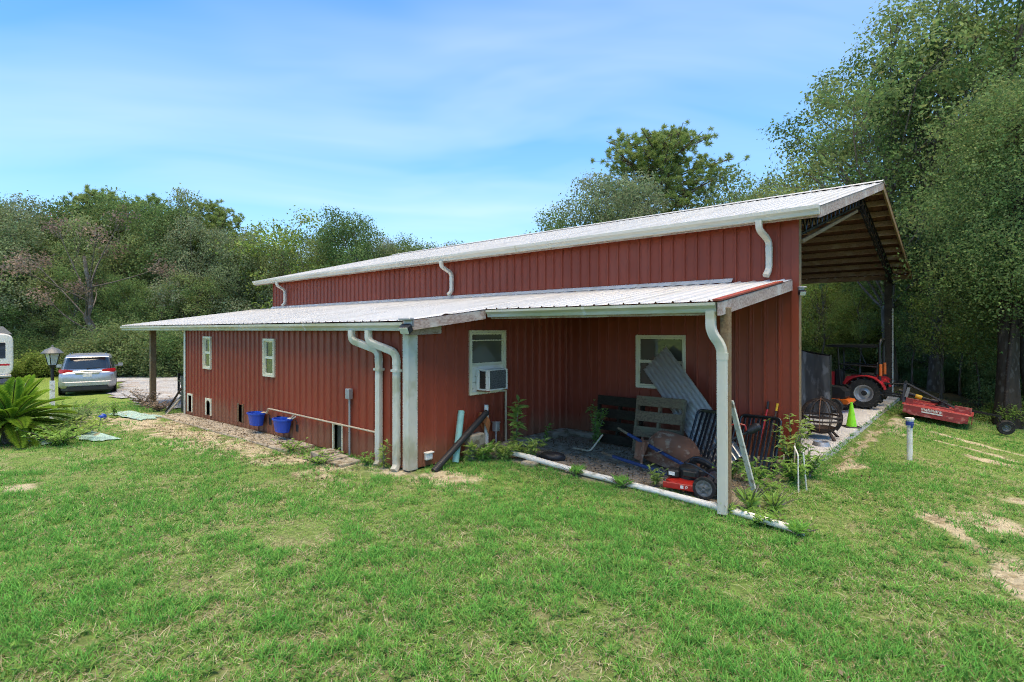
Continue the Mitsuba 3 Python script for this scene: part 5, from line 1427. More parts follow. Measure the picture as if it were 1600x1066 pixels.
round_ = lambda f: math.sin(math.pi * (0.10 + 0.80 * f))**0.7
wide_low = lambda f: (1 - 0.65 * f) ** 0.6
column = lambda f: 0.9 - 0.5 * f
dome = lambda f: math.sqrt(max(0.05, 1 - (0.1 + 0.85 * f)**2))
KIND = {
    'oak_a': (make_tree(1, 10, 4.0, 1.8, round_, 30, 1.25, 165, 0.14, 'oak', 0.24, gap=0.33), 'bark'),
    'oak_b': (make_tree(2, 11, 3.6, 2.0, round_, 30, 1.15, 165, 0.14, 'grey', 0.22, gap=0.33), 'bark'),
    'oak_c': (make_tree(3, 11, 3.4, 2.5, column, 28, 1.1, 145, 0.145, 'dark', 0.22), 'bark'),
    'oak_d': (make_tree(4, 10, 4.2, 2.2, dome, 30, 1.15, 75, 0.17, 'oak', 0.22, gap=0.42), 'bark'),
    'lime': (make_tree(5, 9, 2.8, 2.0, round_, 22, 1.0, 80, 0.16, 'lime', 0.15, gap=0.40), 'bark'),
    'slim': (make_tree(6, 12, 1.5, 6.5, round_, 15, 0.75, 70, 0.15, 'oak', 0.16, up=0.9, gap=0.38), 'bark'),
    'pine_a': (make_pine(7, 16, 5.2, 8.5, 66, 0.26), 'bark_red'),
    'pine_b': (make_pine(8, 13, 3.4, 7.0, 30, 0.20), 'bark_red'),
    'dying': (make_tree(22, 9.5, 4.2, 4.6, round_, 10, 0.80, 62, 0.14, 'dead', 0.26, lean=(0.3, 1.8), gap=0.40, twigs=5), 'bark'),
    'tall_a': (make_tree(10, 13.5, 4.5, 4.6, round_, 50, 1.0, 150, 0.13, 'wood', 0.20, clump=17, gap=0.46, twigs=4, up=0.85), 'bark'),
    'tall_b': (make_tree(11, 14.5, 3.0, 4.4, column, 34, 0.9, 140, 0.13, 'wood', 0.18, clump=17, gap=0.47, twigs=4, up=0.9), 'bark'),
    'low': (make_tree(12, 8, 3.2, 1.3, wide_low, 28, 0.90, 150, 0.11, 'wood', 0.10, clump=17, gap=0.45, up=0.85), 'bark'),
    'low_dark': (make_tree(13, 8.5, 3.2, 1.8, round_, 28, 0.95, 145, 0.11, 'dark', 0.12, clump=17, gap=0.42, up=0.85), 'bark'),
    'pole': (make_tree(14, 9, 1.9, 4.0, round_, 14, 0.8, 60, 0.13, 'lime', 0.075, gap=0.38, up=0.9), 'bark'),
    'bush_a': (make_bush(15, 2.6, 1.9, 24, 0.11, 'oak', 100), 'bark'),
    'bush_b': (make_bush(16, 1.4, 1.3, 14, 0.09, 'lime', 70), 'bark'),
    'bush_c': (make_bush(17, 2.2, 1.7, 20, 0.095, 'dark', 100), 'bark'),
}
for k, ((trunk, (leaves, cols)), bark) in KIND.items():
    bush = k.startswith('bush')
    scene[f'kind_{k}'] = {'type': 'shapegroup', 'stems' if bush else 'trunk': mikit.ply(trunk, bark, smooth=True), 'foliage' if bush else 'crown': mikit.ply(leaves, 'leaf', smooth=False, color=cols)}


def plant(name, kind, x, y, s, rz, label, category, group=None, sz=1.0, dz=0.0):
    key = numbered(name)
    scene[key] = {'type': 'instance', 'group': {'type': 'ref', 'id': f'kind_{kind}'}, 'to_world': T().translate([x, y, float(ground_z(x, y)) - 0.05 + dz]).rotate([0, 0, 1], rz).scale([s, s, s * sz])}
    labels[key] = {'label': label, 'category': category, **({'group': group} if group else {})}


WOOD_LABELS = [
    ('big oak with an open crown against the sky right of the roof peak', 'tree', None),
    ('dark green bush at the right edge of the wood', 'bush', 'bushes of the undergrowth at the right'),
    ('dark green bush behind the left porch post', 'bush', 'bushes at the wood edge behind the van'),
    ('dark green bush behind the open bay', 'bush', 'bushes of the undergrowth at the right'),
    ('dark green bush behind the rotary cutter', 'bush', 'bushes of the undergrowth at the right'),
    ('dark green bush behind the van', 'bush', 'bushes at the wood edge behind the van'),
    ('dark green bush left of the van', 'bush', 'bushes at the wood edge behind the van'),
    ('dark green tree far back in the wood above the left end of the roof', 'tree', 'trees of the wood behind the driveway'),
    ('dark green tree far back in the wood behind the left porch post', 'tree', 'trees of the wood behind the driveway'),
    ('dark green tree far back in the wood behind the white trailer', 'tree', 'trees of the wood behind the driveway'),
    ('dark green tree in the front of the wood above the left end of the roof', 'tree', 'trees of the wood behind the driveway'),
    ('dark green tree in the front of the wood behind the left porch post', 'tree', 'trees of the wood behind the driveway'),
    ('dark green tree in the front of the wood behind the van', 'tree', 'trees of the wood behind the driveway'),
    ('dark green tree low at the edge of the wood behind the van', 'tree', 'trees of the wood behind the driveway'),
    ('dark green tree low at the edge of the wood behind the white trailer', 'tree', 'trees of the wood behind the driveway'),
    ('dark tree of the far wood at the right edge', 'tree', 'trees of the wood at the right'),
    ('dark tree of the far wood behind the rotary cutter', 'tree', 'trees of the wood at the right'),
    ('dark tree of the far wood seen under the open bay roof', 'tree', 'trees of the wood at the right'),
    ('dense grey-green oak over the barn roof below the tall pine', 'tree', 'oaks behind the middle of the barn roof'),
    ('dense grey-green oak over the barn roof left of the tall pine', 'tree', 'oaks behind the middle of the barn roof'),
    ('dense grey-green oak over the barn roof right of the tall pine', 'tree', 'oaks behind the middle of the barn roof'),
    ('dying oak with brown withered leaves leaning before the green wood', 'tree', None),
    ('grey-green tree far back in the wood behind the left porch post', 'tree', 'trees of the wood behind the driveway'),
    ('grey-green tree far back in the wood behind the van', 'tree', 'trees of the wood behind the driveway'),
    ('grey-green tree far back in the wood behind the white trailer', 'tree', 'trees of the wood behind the driveway'),
    ('grey-green tree in the front of the wood above the left end of the roof', 'tree', 'trees of the wood behind the driveway'),
    ('grey-green tree in the front of the wood behind the left porch post', 'tree', 'trees of the wood behind the driveway'),
    ('grey-green tree in the front of the wood behind the white trailer', 'tree', 'trees of the wood behind the driveway'),
    ('loose grey-green oak over the barn roof right of the tall pine', 'tree', 'oaks behind the middle of the barn roof'),
    ('loose-crowned tree far back in the wood above the left end of the roof', 'tree', 'trees of the wood behind the driveway'),
    ('loose-crowned tree far back in the wood behind the left porch post', 'tree', 'trees of the wood behind the driveway'),
    ('loose-crowned tree far back in the wood behind the white trailer', 'tree', 'trees of the wood behind the driveway'),
    ('loose-crowned tree in the front of the wood above the left end of the roof', 'tree', 'trees of the wood behind the driveway'),
    ('loose-crowned tree of the far wood seen under the open bay roof', 'tree', 'trees of the wood at the right'),
    ('low dark green tree low at the edge of the wood behind the left porch post', 'tree', 'trees of the wood behind the driveway'),
    ('low dark green tree low at the edge of the wood behind the van', 'tree', 'trees of the wood behind the driveway'),
    ('low dark green tree low at the edge of the wood behind the white trailer', 'tree', 'trees of the wood behind the driveway'),
    ('low yellow-green bush at the right edge of the wood', 'bush', 'bushes of the undergrowth at the right'),
    ('low yellow-green bush left of the van', 'bush', 'bushes at the wood edge behind the van'),
    ('low-branched tree low at the edge of the wood behind the left porch post', 'tree', 'trees of the wood behind the driveway'),
    ('low-branched tree low at the edge of the wood behind the van', 'tree', 'trees of the wood behind the driveway'),
    ('low-branched tree low at the edge of the wood behind the white trailer', 'tree', 'trees of the wood behind the driveway'),
    ('low-branched tree of the far wood behind the rotary cutter', 'tree', 'trees of the wood at the right'),
    ('low-branched tree of the near wood at the right edge', 'tree', 'trees of the wood at the right'),
    ('low-branched tree of the near wood behind the rotary cutter', 'tree', 'trees of the wood at the right'),
    ('mid-green tree far back in the wood above the left end of the roof', 'tree', 'trees of the wood behind the driveway'),
    ('mid-green tree far back in the wood behind the left porch post', 'tree', 'trees of the wood behind the driveway'),
    ('mid-green tree far back in the wood behind the van', 'tree', 'trees of the wood behind the driveway'),
    ('mid-green tree far back in the wood behind the white trailer', 'tree', 'trees of the wood behind the driveway'),
    ('mid-green tree in the front of the wood above the left end of the roof', 'tree', 'trees of the wood behind the driveway'),
    ('mid-green tree in the front of the wood behind the left porch post', 'tree', 'trees of the wood behind the driveway'),
    ('mid-green tree in the front of the wood behind the van', 'tree', 'trees of the wood behind the driveway'),
    ('mid-green tree in the front of the wood behind the white trailer', 'tree', 'trees of the wood behind the driveway'),
    ('pine with tufted needles among the trees behind the driveway', 'tree', 'pines of the wood behind the driveway'),
    ('slender tall tree of the near wood at the right edge', 'tree', 'trees of the wood at the right'),
    ('small dark pine top at the left of the trees behind the roof', 'tree', None),
    ('tall green bush at the right edge of the wood', 'bush', 'bushes of the undergrowth at the right'),
    ('tall green bush behind the left porch post', 'bush', 'bushes at the wood edge behind the van'),
    ('tall green bush behind the open bay', 'bush', 'bushes of the undergrowth at the right'),
    ('tall green bush behind the rotary cutter', 'bush', 'bushes of the undergrowth at the right'),
    ('tall green bush behind the van', 'bush', 'bushes at the wood edge behind the van'),
    ('tall green bush left of the van', 'bush', 'bushes at the wood edge behind the van'),
    ('tall pine with tufted crown rising above the barn roof', 'tree', None),
    ('tall tree of the near wood at the right edge', 'tree', 'trees of the wood at the right'),
    ('tall tree of the near wood behind the rotary cutter', 'tree', 'trees of the wood at the right'),
    ('tallest tree, at the upper edge right of the roof peak', 'tree', None),
    ('thin treetop standing up out of the wood behind the driveway', 'tree', None),
    ('thin-stemmed young tree behind the open bay', 'tree', 'young trees in the wood at the right'),
    ('thin-stemmed young tree behind the rotary cutter', 'tree', 'young trees in the wood at the right'),
    ('thin-stemmed young tree beside the old trunks at the right edge', 'tree', 'young trees in the wood at the right'),
    ('tree with a pale straight trunk directly behind the van roof', 'tree', None),
    ('yellow-green tree in the front of the wood above the left end of the roof', 'tree', 'trees of the wood behind the driveway'),
    ('yellow-green tree of the far wood seen under the open bay roof', 'tree', 'trees of the wood at the right'),
]
FOREST = [   # name, kind, x, y, scale, turn, label, stretch
    ('oak_tree', 'oak_a', -62.42, -10.36, 1.345, 121, 52, 1.0),
    ('oak_tree', 'oak_b', -56.85, -8.14, 1.22, 303, 27, 1.0),
    ('oak_tree', 'oak_b', -57.57, -6.1, 1.241, 278, 27, 1.0),
    ('oak_tree', 'oak_b', -50.94, -4.27, 1.168, 66, 27, 1.0),
    ('oak_tree', 'oak_a', -53.01, -2.1, 1.254, 189, 51, 1.053),
    ('oak_tree', 'oak_c', -52.57, -0.38, 1.243, 309, 12, 1.0),
    ('oak_tree', 'oak_a', -48.86, 2.87, 1.234, 242, 51, 1.111),
    ('oak_tree', 'oak_c', -45.99, 4.06, 1.143, 320, 11, 1.053),
    ('oak_tree', 'oak_b', -42.91, 5.44, 0.885, 297, 26, 1.176),
    ('oak_tree', 'oak_b', -41.43, 8.06, 0.886, 33, 26, 1.111),
    ('oak_tree', 'oak_a', -42.1, 10.13, 0.915, 310, 50, 1.111),
    ('oak_tree', 'lime', -40.85, 11.23, 1.5, 6, 71, 0.909),
    ('oak_tree', 'oak_d', -38.07, 12.34, 0.996, 240, 32, 1.111),
    ('oak_tree', 'oak_c', -34.56, 14.1, 1.12, 132, 10, 1.0),
    ('oak_tree', 'oak_b', -33.6, 16.27, 0.831, 282, 25, 1.111),
    ('oak_tree', 'oak_d', -32.44, 18.62, 0.907, 119, 32, 1.111),
    ('oak_tree', 'oak_b', -32.09, 21.58, 0.836, 98, 25, 1.111),
    ('oak_tree', 'oak_a', -31.75, 23.21, 0.921, 240, 49, 1.111),
    ('oak_tree', 'oak_a', -34.15, 18.45, 0.952, 276, 49, 1.111),
    ('oak_tree', 'oak_a', -29.92, 23.49, 0.778, 281, 49, 1.176),
    ('oak_tree', 'oak_a', -37.33, 14.32, 0.92, 243, 49, 1.25),
    ('pine_tree', 'pine_b', -52.2, 1.27, 1.082, 203, 53, 1.0),
    ('pine_tree', 'pine_b', -44.84, 7.73, 0.994, 327, 53, 1.0),
    ('pine_tree', 'pine_b', -55.98, 5.94, 1.136, 77, 53, 1.0),
    ('tall_tree', 'slim', -44.38, 5.47, 0.997, 118, 66, 1.176),
    ('oak_tree', 'oak_c', -83.2, -10.56, 1.474, 7, 9, 0.909),
    ('oak_tree', 'oak_a', -80.2, -9.27, 1.552, 21, 48, 0.909),
    ('oak_tree', 'oak_d', -70.43, -6.5, 1.519, 242, 31, 0.909),
    ('oak_tree', 'oak_b', -74.58, -4.1, 1.45, 202, 24, 0.909),
    ('oak_tree', 'oak_b', -72.86, -1.41, 1.481, 49, 24, 0.909),
    ('oak_tree', 'oak_a', -68.06, -0.71, 1.583, 344, 47, 0.909),
    ('oak_tree', 'oak_b', -65.67, 2.44, 1.452, 215, 23, 0.909),
    ('oak_tree', 'oak_b', -61.44, 3.94, 1.359, 208, 23, 0.909),
    ('oak_tree', 'oak_c', -58.47, 6.44, 1.464, 143, 8, 0.909),
    ('oak_tree', 'oak_c', -59.88, 9.38, 1.427, 292, 8, 0.909),
    ('oak_tree', 'oak_a', -56.0, 11.15, 1.514, 293, 46, 0.909),
    ('oak_tree', 'oak_d', -50.8, 11.48, 1.472, 327, 30, 0.909),
    ('oak_tree', 'oak_b', -50.09, 13.85, 1.171, 210, 22, 0.909),
    ('oak_tree', 'oak_c', -47.49, 15.73, 1.033, 60, 7, 0.909),
    ('oak_tree', 'oak_a', -45.95, 19.65, 1.325, 193, 45, 0.909),
    ('oak_tree', 'oak_d', -44.93, 22.67, 1.249, 258, 29, 0.909),
    ('oak_tree', 'oak_c', -40.34, 22.14, 1.161, 55, 7, 0.909),
    ('oak_tree', 'oak_a', -36.1, 24.96, 1.115, 149, 45, 0.909),
    ('oak_tree', 'oak_d', -37.06, 28.05, 1.196, 160, 29, 0.909),
    ('oak_tree', 'oak_d', -31.13, 28.85, 1.115, 192, 29, 0.909),
    ('dying_tree', 'dying', -41.98, -0.4, 1.127, 235, 21, 1.0),
    ('bare_trunk_tree', 'slim', -45.22, -1.25, 0.915, 266, 70, 1.0),
    ('oak_tree', 'low_dark', -54.95, -9.45, 0.671, 259, 36, 0.909),
    ('oak_tree', 'low_dark', -55.64, -8.29, 0.716, 121, 36, 0.909),
    ('oak_tree', 'low_dark', -55.42, -6.95, 0.795, 155, 36, 0.909),
    ('oak_tree', 'oak_c', -50.63, -5.96, 0.62, 296, 14, 0.909),
    ('oak_tree', 'low_dark', -50.82, -4.92, 0.753, 323, 36, 0.909),
    ('oak_tree', 'low', -50.22, -3.53, 0.893, 238, 41, 0.909),
    ('oak_tree', 'low_dark', -48.33, -1.95, 0.873, 250, 35, 0.909),
    ('oak_tree', 'low', -44.91, -0.78, 0.74, 10, 40, 0.909),
    ('oak_tree', 'low_dark', -45.58, 0.53, 0.859, 303, 35, 0.909),
    ('oak_tree', 'oak_c', -42.71, 1.54, 0.684, 160, 13, 0.909),
    ('oak_tree', 'low_dark', -41.71, 2.82, 0.817, 53, 34, 0.909),
    ('oak_tree', 'low', -41.0, 4.72, 0.966, 158, 39, 0.909),
    ('bush', 'bush_b', -44.16, -6.31, 1.146, 256, 38, 0.833),
    ('bush', 'bush_b', -43.45, -4.35, 1.104, 113, 38, 0.833),
    ('bush', 'bush_b', -43.49, -3.06, 1.331, 334, 38, 0.833),
    ('bush', 'bush_a', -41.37, -1.2, 0.976, 137, 60, 0.909),
    ('bush', 'bush_a', -39.76, -0.45, 1.224, 122, 60, 0.909),
    ('bush', 'bush_a', -39.35, 0.58, 1.265, 167, 57, 1.0),
    ('bush', 'bush_a', -37.68, 1.38, 1.168, 95, 57, 0.909),
    ('bush', 'bush_c', -37.17, 2.49, 1.623, 347, 2, 0.833),
    ('bush', 'bush_a', -36.23, 3.31, 1.129, 222, 57, 0.909),
    ('bush', 'bush_c', -36.21, 4.66, 1.444, 332, 2, 0.833),
    ('bush', 'bush_c', -43.74, -1.95, 1.138, 357, 5, 0.833),
    ('bush', 'bush_c', -47.42, -5.18, 1.041, 49, 6, 0.833),
    ('bush', 'bush_c', -46.83, -3.33, 1.366, 52, 6, 0.833),
    ('bush', 'bush_a', -50.3, -7.71, 0.801, 307, 61, 0.833),
    ('oak_tree', 'oak_b', -17.73, 23.54, 1.226, 164, 19, 1.0),
    ('oak_tree', 'oak_a', -19.08, 21.02, 0.975, 170, 19, 1.111),
    ('oak_tree', 'oak_b', -15.08, 23.21, 0.926, 345, 18, 1.111),
    ('oak_tree', 'oak_b', -12.04, 25.88, 0.9, 114, 18, 1.053),
    ('oak_tree', 'oak_d', -10.3, 30.06, 1.19, 224, 28, 1.176),
    ('oak_tree', 'oak_d', -7.83, 30.9, 1.164, 86, 28, 1.111),
    ('oak_tree', 'oak_b', -10.24, 26.12, 0.879, 40, 20, 1.0),
    ('oak_tree', 'oak_a', -7.92, 26.83, 1.058, 172, 20, 1.0),
    ('oak_tree', 'oak_b', -6.32, 28.24, 0.931, 332, 20, 1.111),
    ('oak_tree', 'oak_a', -12.36, 29.58, 1.07, 111, 20, 1.111),
    ('oak_tree', 'oak_b', -10.25, 32.77, 1.015, 291, 20, 1.176),
    ('pine_tree', 'pine_a', -16.66, 29.8, 1.119, 230, 62, 0.952),
    ('pine_tree', 'pine_b', -22.9, 24.32, 0.789, 138, 55, 1.0),
    ('oak_tree', 'tall_a', -0.66, 16.57, 1.16, 115, 0, 0.893),
    ('oak_tree', 'tall_b', 0.81, 16.53, 1.073, 61, 65, 0.952),
    ('wood_tree', 'tall_a', 3.1, 17.21, 1.053, 17, 63, 1.111),
    ('wood_tree', 'tall_b', 4.6, 17.86, 1.172, 271, 54, 0.909),
    ('wood_tree', 'tall_a', 6.08, 17.83, 1.15, 97, 63, 0.909),
    ('wood_tree', 'tall_a', 2.0, 23.56, 0.977, 161, 63, 1.25),
    ('wood_tree', 'tall_a', -0.55, 22.65, 0.779, 294, 64, 1.25),
    ('wood_tree', 'oak_d', -4.5, 29.83, 0.903, 93, 33, 1.429),
    ('wood_tree', 'low', 1.45, 19.09, 0.757, 142, 44, 1.111),
    ('wood_tree', 'low', 2.89, 19.02, 0.728, 174, 43, 1.111),
    ('wood_tree', 'low', 0.24, 20.02, 0.712, 328, 44, 1.25),
    ('wood_tree', 'low', 3.85, 13.88, 0.667, 43, 43, 1.111),
    ('wood_tree', 'low', 4.91, 12.81, 0.806, 317, 43, 1.0),
    ('wood_tree', 'low', 2.33, 22.52, 0.876, 176, 43, 1.111),
    ('wood_tree', 'low', 3.87, 22.54, 1.036, 301, 43, 1.0),
    ('wood_tree', 'low', -1.27, 24.69, 0.804, 66, 42, 1.25),
    ('wood_tree', 'lime', -3.25, 25.61, 0.822, 215, 72, 0.833),
    ('wood_tree', 'lime', -4.54, 23.15, 0.759, 149, 72, 0.833),
    ('wood_tree', 'lime', -2.26, 26.47, 0.774, 265, 72, 0.909),
    ('wood_tree', 'lime', -5.48, 31.64, 0.96, 138, 72, 1.0),
    ('wood_tree', 'lime', -3.24, 32.27, 0.886, 237, 72, 1.111),
    ('wood_tree', 'lime', -7.34, 31.33, 0.886, 177, 72, 1.0),
    ('wood_tree', 'low_dark', 0.16, 27.27, 1.103, 324, 16, 1.0),
    ('wood_tree', 'low_dark', 2.49, 31.98, 1.16, 213, 15, 1.0),
    ('wood_tree', 'low_dark', 5.15, 32.98, 1.213, 148, 15, 1.0),
    ('wood_tree', 'lime', -8.9, 32.63, 0.794, 214, 72, 0.909),
    ('wood_tree', 'low_dark', -2.53, 36.89, 1.454, 290, 16, 0.833),
    ('wood_tree', 'low_dark', 0.93, 37.26, 1.591, 209, 16, 0.833),
    ('wood_tree', 'lime', -6.02, 41.8, 1.005, 18, 72, 0.833),
    ('wood_tree', 'lime', -8.93, 41.91, 1.04, 211, 72, 0.833),
    ('wood_tree', 'lime', -8.48, 47.62, 1.182, 79, 72, 0.833),
    ('wood_tree', 'low_dark', 4.23, 42.82, 1.658, 102, 15, 0.833),
    ('wood_tree', 'low_dark', -12.13, 39.11, 1.334, 2, 17, 0.833),
    ('young_tree', 'pole', -3.9, 21.04, 0.571, 244, 67, 1.0),
    ('young_tree', 'pole', -2.29, 21.13, 0.525, 318, 67, 1.0),
    ('young_tree', 'pole', 0.08, 16.56, 0.497, 261, 68, 1.0),
    ('young_tree', 'pole', 1.08, 14.11, 0.461, 222, 68, 1.0),
    ('young_tree', 'pole', 1.52, 16.49, 0.535, 286, 68, 1.0),
    ('young_tree', 'pole', 2.08, 13.65, 0.441, 113, 69, 1.0),
    ('young_tree', 'pole', 3.08, 16.53, 0.519, 16, 69, 1.0),
    ('young_tree', 'pole', -4.26, 26.05, 0.7, 233, 67, 1.0),
    ('young_tree', 'pole', -2.11, 25.27, 0.632, 339, 67, 1.0),
    ('young_tree', 'pole', -0.85, 23.72, 0.605, 265, 68, 1.0),
    ('young_tree', 'pole', 0.39, 19.49, 0.589, 147, 68, 1.0),
    ('bush', 'bush_c', 0.27, 18.05, 0.362, 278, 4, 0.833),
    ('bush', 'bush_c', 1.11, 17.46, 0.53, 174, 4, 0.833),
    ('bush', 'bush_c', 1.87, 17.46, 0.662, 116, 4, 0.833),
    ('bush', 'bush_b', 2.83, 10.45, 0.602, 34, 37, 0.909),
    ('bush', 'bush_c', 3.17, 11.29, 0.544, 301, 1, 0.909),
    ('bush', 'bush_c', 3.79, 11.16, 0.751, 146, 1, 0.833),
    ('bush', 'bush_c', 2.57, 16.08, 0.638, 61, 1, 0.833),
    ('bush', 'bush_c', -0.89, 21.03, 0.459, 125, 4, 0.833),
    ('bush', 'bush_c', -5.25, 23.85, 1.155, 23, 3, 0.769),
    ('bush', 'bush_a', -3.97, 23.64, 0.756, 17, 58, 0.833),
    ('bush', 'bush_c', -2.76, 23.38, 0.81, 355, 3, 0.833),
    ('bush', 'bush_a', -1.89, 24.14, 0.542, 262, 58, 0.833),
    ('bush', 'bush_a', 1.3, 24.28, 0.791, 101, 59, 0.769),
    ('bush', 'bush_a', 2.67, 24.15, 0.891, 220, 56, 0.769),
    ('bush', 'bush_a', 4.07, 22.72, 1.006, 295, 56, 0.769),
    ('bush', 'bush_a', -0.36, 26.81, 0.654, 25, 59, 0.769),
    ('bush', 'bush_a', -4.83, 32.2, 1.173, 6, 58, 0.769),
    ('bush', 'bush_a', -6.35, 32.2, 1.287, 246, 58, 0.769),
    ('bush', 'bush_a', -7.72, 29.67, 1.388, 61, 58, 0.769),
    ('bush', 'bush_c', 3.14, 13.92, 0.487, 87, 1, 0.833),
]
for (name, kind, x, y, sc, turn, lab, sz) in FOREST:
    text, category, group = WOOD_LABELS[lab]
    plant(name, kind, x, y, sc, turn, text, category, group, sz)


# two thick old trunks standing near, at the right edge
def near_trunk(label, x, y, r, h, lean, seed, vine):
    rng = np.random.default_rng(seed)
    t = Thing('old_tree', label, 'tree', None, loc=(x, y, float(ground_z(x, y)) - 0.1))
    q = np.linspace(0, 1, 16)
    P = np.stack([lean[0] * q + 0.12 * np.sin(5 * q + seed), lean[1] * q + 0.1 * np.cos(4 * q + seed), h * q], 1)
    m = tube(P, 1.0, 20, r * (1 - 0.45 * q) * (1 + 0.45 * np.exp(-q * 26)))
    m.vertices += (meshkit.fbm(m.vertices * np.array([5, 5, 1.2]), 3, seed)[:, None] - 0.5) * 0.10 * np.array([1, 1, 0])
    limbs = []
    ends = []
    for k in range(20):
        j = 4 + (k * 11) // 20
        a = 2.4 * k + rng.uniform(-0.5, 0.5)
        ln = rng.uniform(0.7, 1.6)
        e = P[j] + np.array([ln * math.cos(a), ln * math.sin(a), rng.uniform(0.0, 1.2)])
        limbs.append(limb(P[j], e, r * 0.22, 0.02, rng)[0]); ends.append(e)
    t.part('trunk', cat(m, *limbs), 'bark_dark', smooth=True)
    pts = np.vstack([e + rng.normal(0, 1, (230, 3)) * np.array([0.65, 0.65, 0.42]) for e in ends])
    V, F, C = leaf_cloud(rng, np.repeat(pts, 9, 0), 0.075, 'wood', np.repeat(rng.uniform(-0.3, 1, len(pts)), 9), 0.11, gain=np.repeat(rng.uniform(0.75, 1.3, len(pts)), 9))
    t.part('crown', trimesh.Trimesh(V, F, process=False), 'leaf', smooth=False, color=C)
    if vine:
        vp = [P[int(15 * s)] + (r * 1.02 * (1 - 0.45 * s)) * np.array([math.cos(4.2 + 2.5 * s), math.sin(4.2 + 2.5 * s), 0]) for s in np.linspace(0, 0.8, 14)]
        t.part('vine', tube(smooth_path(vp, 4), 0.05, 8), 'rust_dark', smooth=True)


near_trunk('thick dark old trunk with a reddish vine at the right edge behind the tail wheel', 2.68, 10.35, 0.26, 9.5, (0.5, 0.3), 3, True)
near_trunk('grey old trunk beside the vine-grown one at the right edge', 3.2, 10.9, 0.24, 9.0, (-0.4, 0.5), 8, False)

# ------------------------------------------------------------------ weeds round the barn
def weed(label, x, y, h, n, spread, leaf, pal, seed, group=None, name='weed_plant', z=None, stems=1, thin=0.42):
    rng = np.random.default_rng(seed)
    t = Thing(name, label, 'plant', group, loc=(x, y, float(ground_z(x, y)) if z is None else z))
    st, pts, tint = [], [], []
    for s in range(stems):
        a = 2.4 * s + rng.uniform(0, 1)
        top = np.array([spread * math.cos(a) * rng.uniform(0.3, 1) if stems > 1 else 0.05, spread * math.sin(a) * rng.uniform(0.3, 1) if stems > 1 else 0.02, h * rng.uniform(0.65, 1.0)])
        q = np.linspace(0, 1, 6)[:, None]
        P = np.array([top[0], top[1], 0]) * q**1.4 + np.array([0, 0, top[2]]) * q
        st.append(tube(P, 1.0, 5, np.linspace(0.008, 0.003, 6)))
        m = max(3, int(n * 1.5) // stems)
        f = rng.uniform(0.0, 0.5, m) if thin < 0.2 else rng.uniform(0.1, 1, m)
        pts.append(np.stack([np.interp(f, q[:, 0], P[:, k]) for k in range(3)], 1))
    t.part('stem', cat(*st), 'bark', smooth=False)
    pts = np.vstack(pts)
    m = len(pts)
    ang = rng.uniform(0, 6.28, m)
    D = np.stack([np.cos(ang), np.sin(ang), rng.uniform(0.5, 2.2, m) if thin < 0.2 else rng.uniform(-0.35, 1.0, m)], 1)
    c1, c2 = np.array(PAL[pal][0]), np.array(PAL[pal][1])
    col = (c1 + (c2 - c1) * rng.uniform(0, 1, (m, 1))) * rng.uniform(0.8, 1.3, (m, 1)) * (1.6 if thin < 0.2 else 1.2)
    V, F, C = blades(pts, D, leaf * rng.uniform(0.6, 1.3, m), leaf * thin * rng.uniform(0.7, 1.2, m), np.tile([[0, 0, 1.0]], (m, 1)), col, 0.5)
    t.part('foliage', trimesh.Trimesh(V, F, process=False), 'leaf', smooth=False, color=C)


weed('tall light green plant growing before the pale conduit on the side wall', -4.05, -2.18, 0.95, 46, 0.1, 0.20, 'lime', 1)
weed('low bushy weeds in front of the concrete block at the side wall', -4.12, -2.95, 0.30, 150, 0.35, 0.11, 'weed', 2, stems=14)
weed('low bushy weeds under the elbow of the white standing pipe', -3.85, -2.72, 0.30, 150, 0.35, 0.11, 'lime', 3, stems=14)
weed('bushy weeds where the white pipe passes the tall plant', -3.60, -2.40, 0.34, 150, 0.38, 0.12, 'lime', 4, stems=14)
weed('small fresh shoot beside the teal pipe', -4.18, -3.22, 0.30, 26, 0.1, 0.14, 'lime', 5)
weed('small weed growing on the curb at the inner corner of the porch', -4.2, -1.1, 0.42, 22, 0.1, 0.11, 'weed', 6)
weed('tall dim weeds growing in the shade at the back of the porch', -3.30, -0.75, 0.95, 130, 0.25, 0.11, 'weed', 7, stems=7)
weed('small leafy weed in front of the red lawn mower', -1.22, -2.45, 0.32, 90, 0.18, 0.075, 'lime', 8, stems=8)
weed('weeds round the foot of the white downspout and porch post', -0.05, -2.95, 0.20, 90, 0.25, 0.10, 'lime', 9, stems=12, thin=0.14)
weed('tall grassy weeds right of the porch post', 0.10, -2.62, 0.36, 120, 0.32, 0.16, 'lime', 10, stems=18, thin=0.12)
weed('bright grassy weeds at the foot of the leaning white board', 0.30, -2.38, 0.30, 120, 0.35, 0.16, 'lime', 11, stems=18, thin=0.12)
weed('dense weeds in front of the dark steel panels', -0.25, -1.30, 0.26, 170, 0.4, 0.10, 'weed', 12, stems=18)
weed('leafy shrub climbing at the red barn corner', 0.02, -0.48, 0.92, 190, 0.36, 0.12, 'lime', 13, stems=14)
weed('dense low weeds below the shrub at the red barn corner', 0.16, -0.95, 0.34, 240, 0.42, 0.10, 'weed', 14, stems=22)
weed('leafy weeds behind the white forked stake', 0.26, -0.40, 0.45, 120, 0.28, 0.10, 'weed', 15, stems=12)
weed('thin yellowing weed between the two big downspouts', -4.93, -4.36, 0.55, 34, 0.12, 0.09, 'lime', 16, stems=3)
weed('small weeds at the foot of the left downspout', -5.30, -4.42, 0.22, 60, 0.2, 0.08, 'weed', 17, stems=7)
weed('small weeds in front of the block step', -6.0, -4.92, 0.20, 110, 0.5, 0.08, 'weed', 18, stems=14)
weed('weeds on the bare earth below the right blue bucket', -7.2, -4.75, 0.24, 80, 0.5, 0.08, 'weed', 19, stems=9)
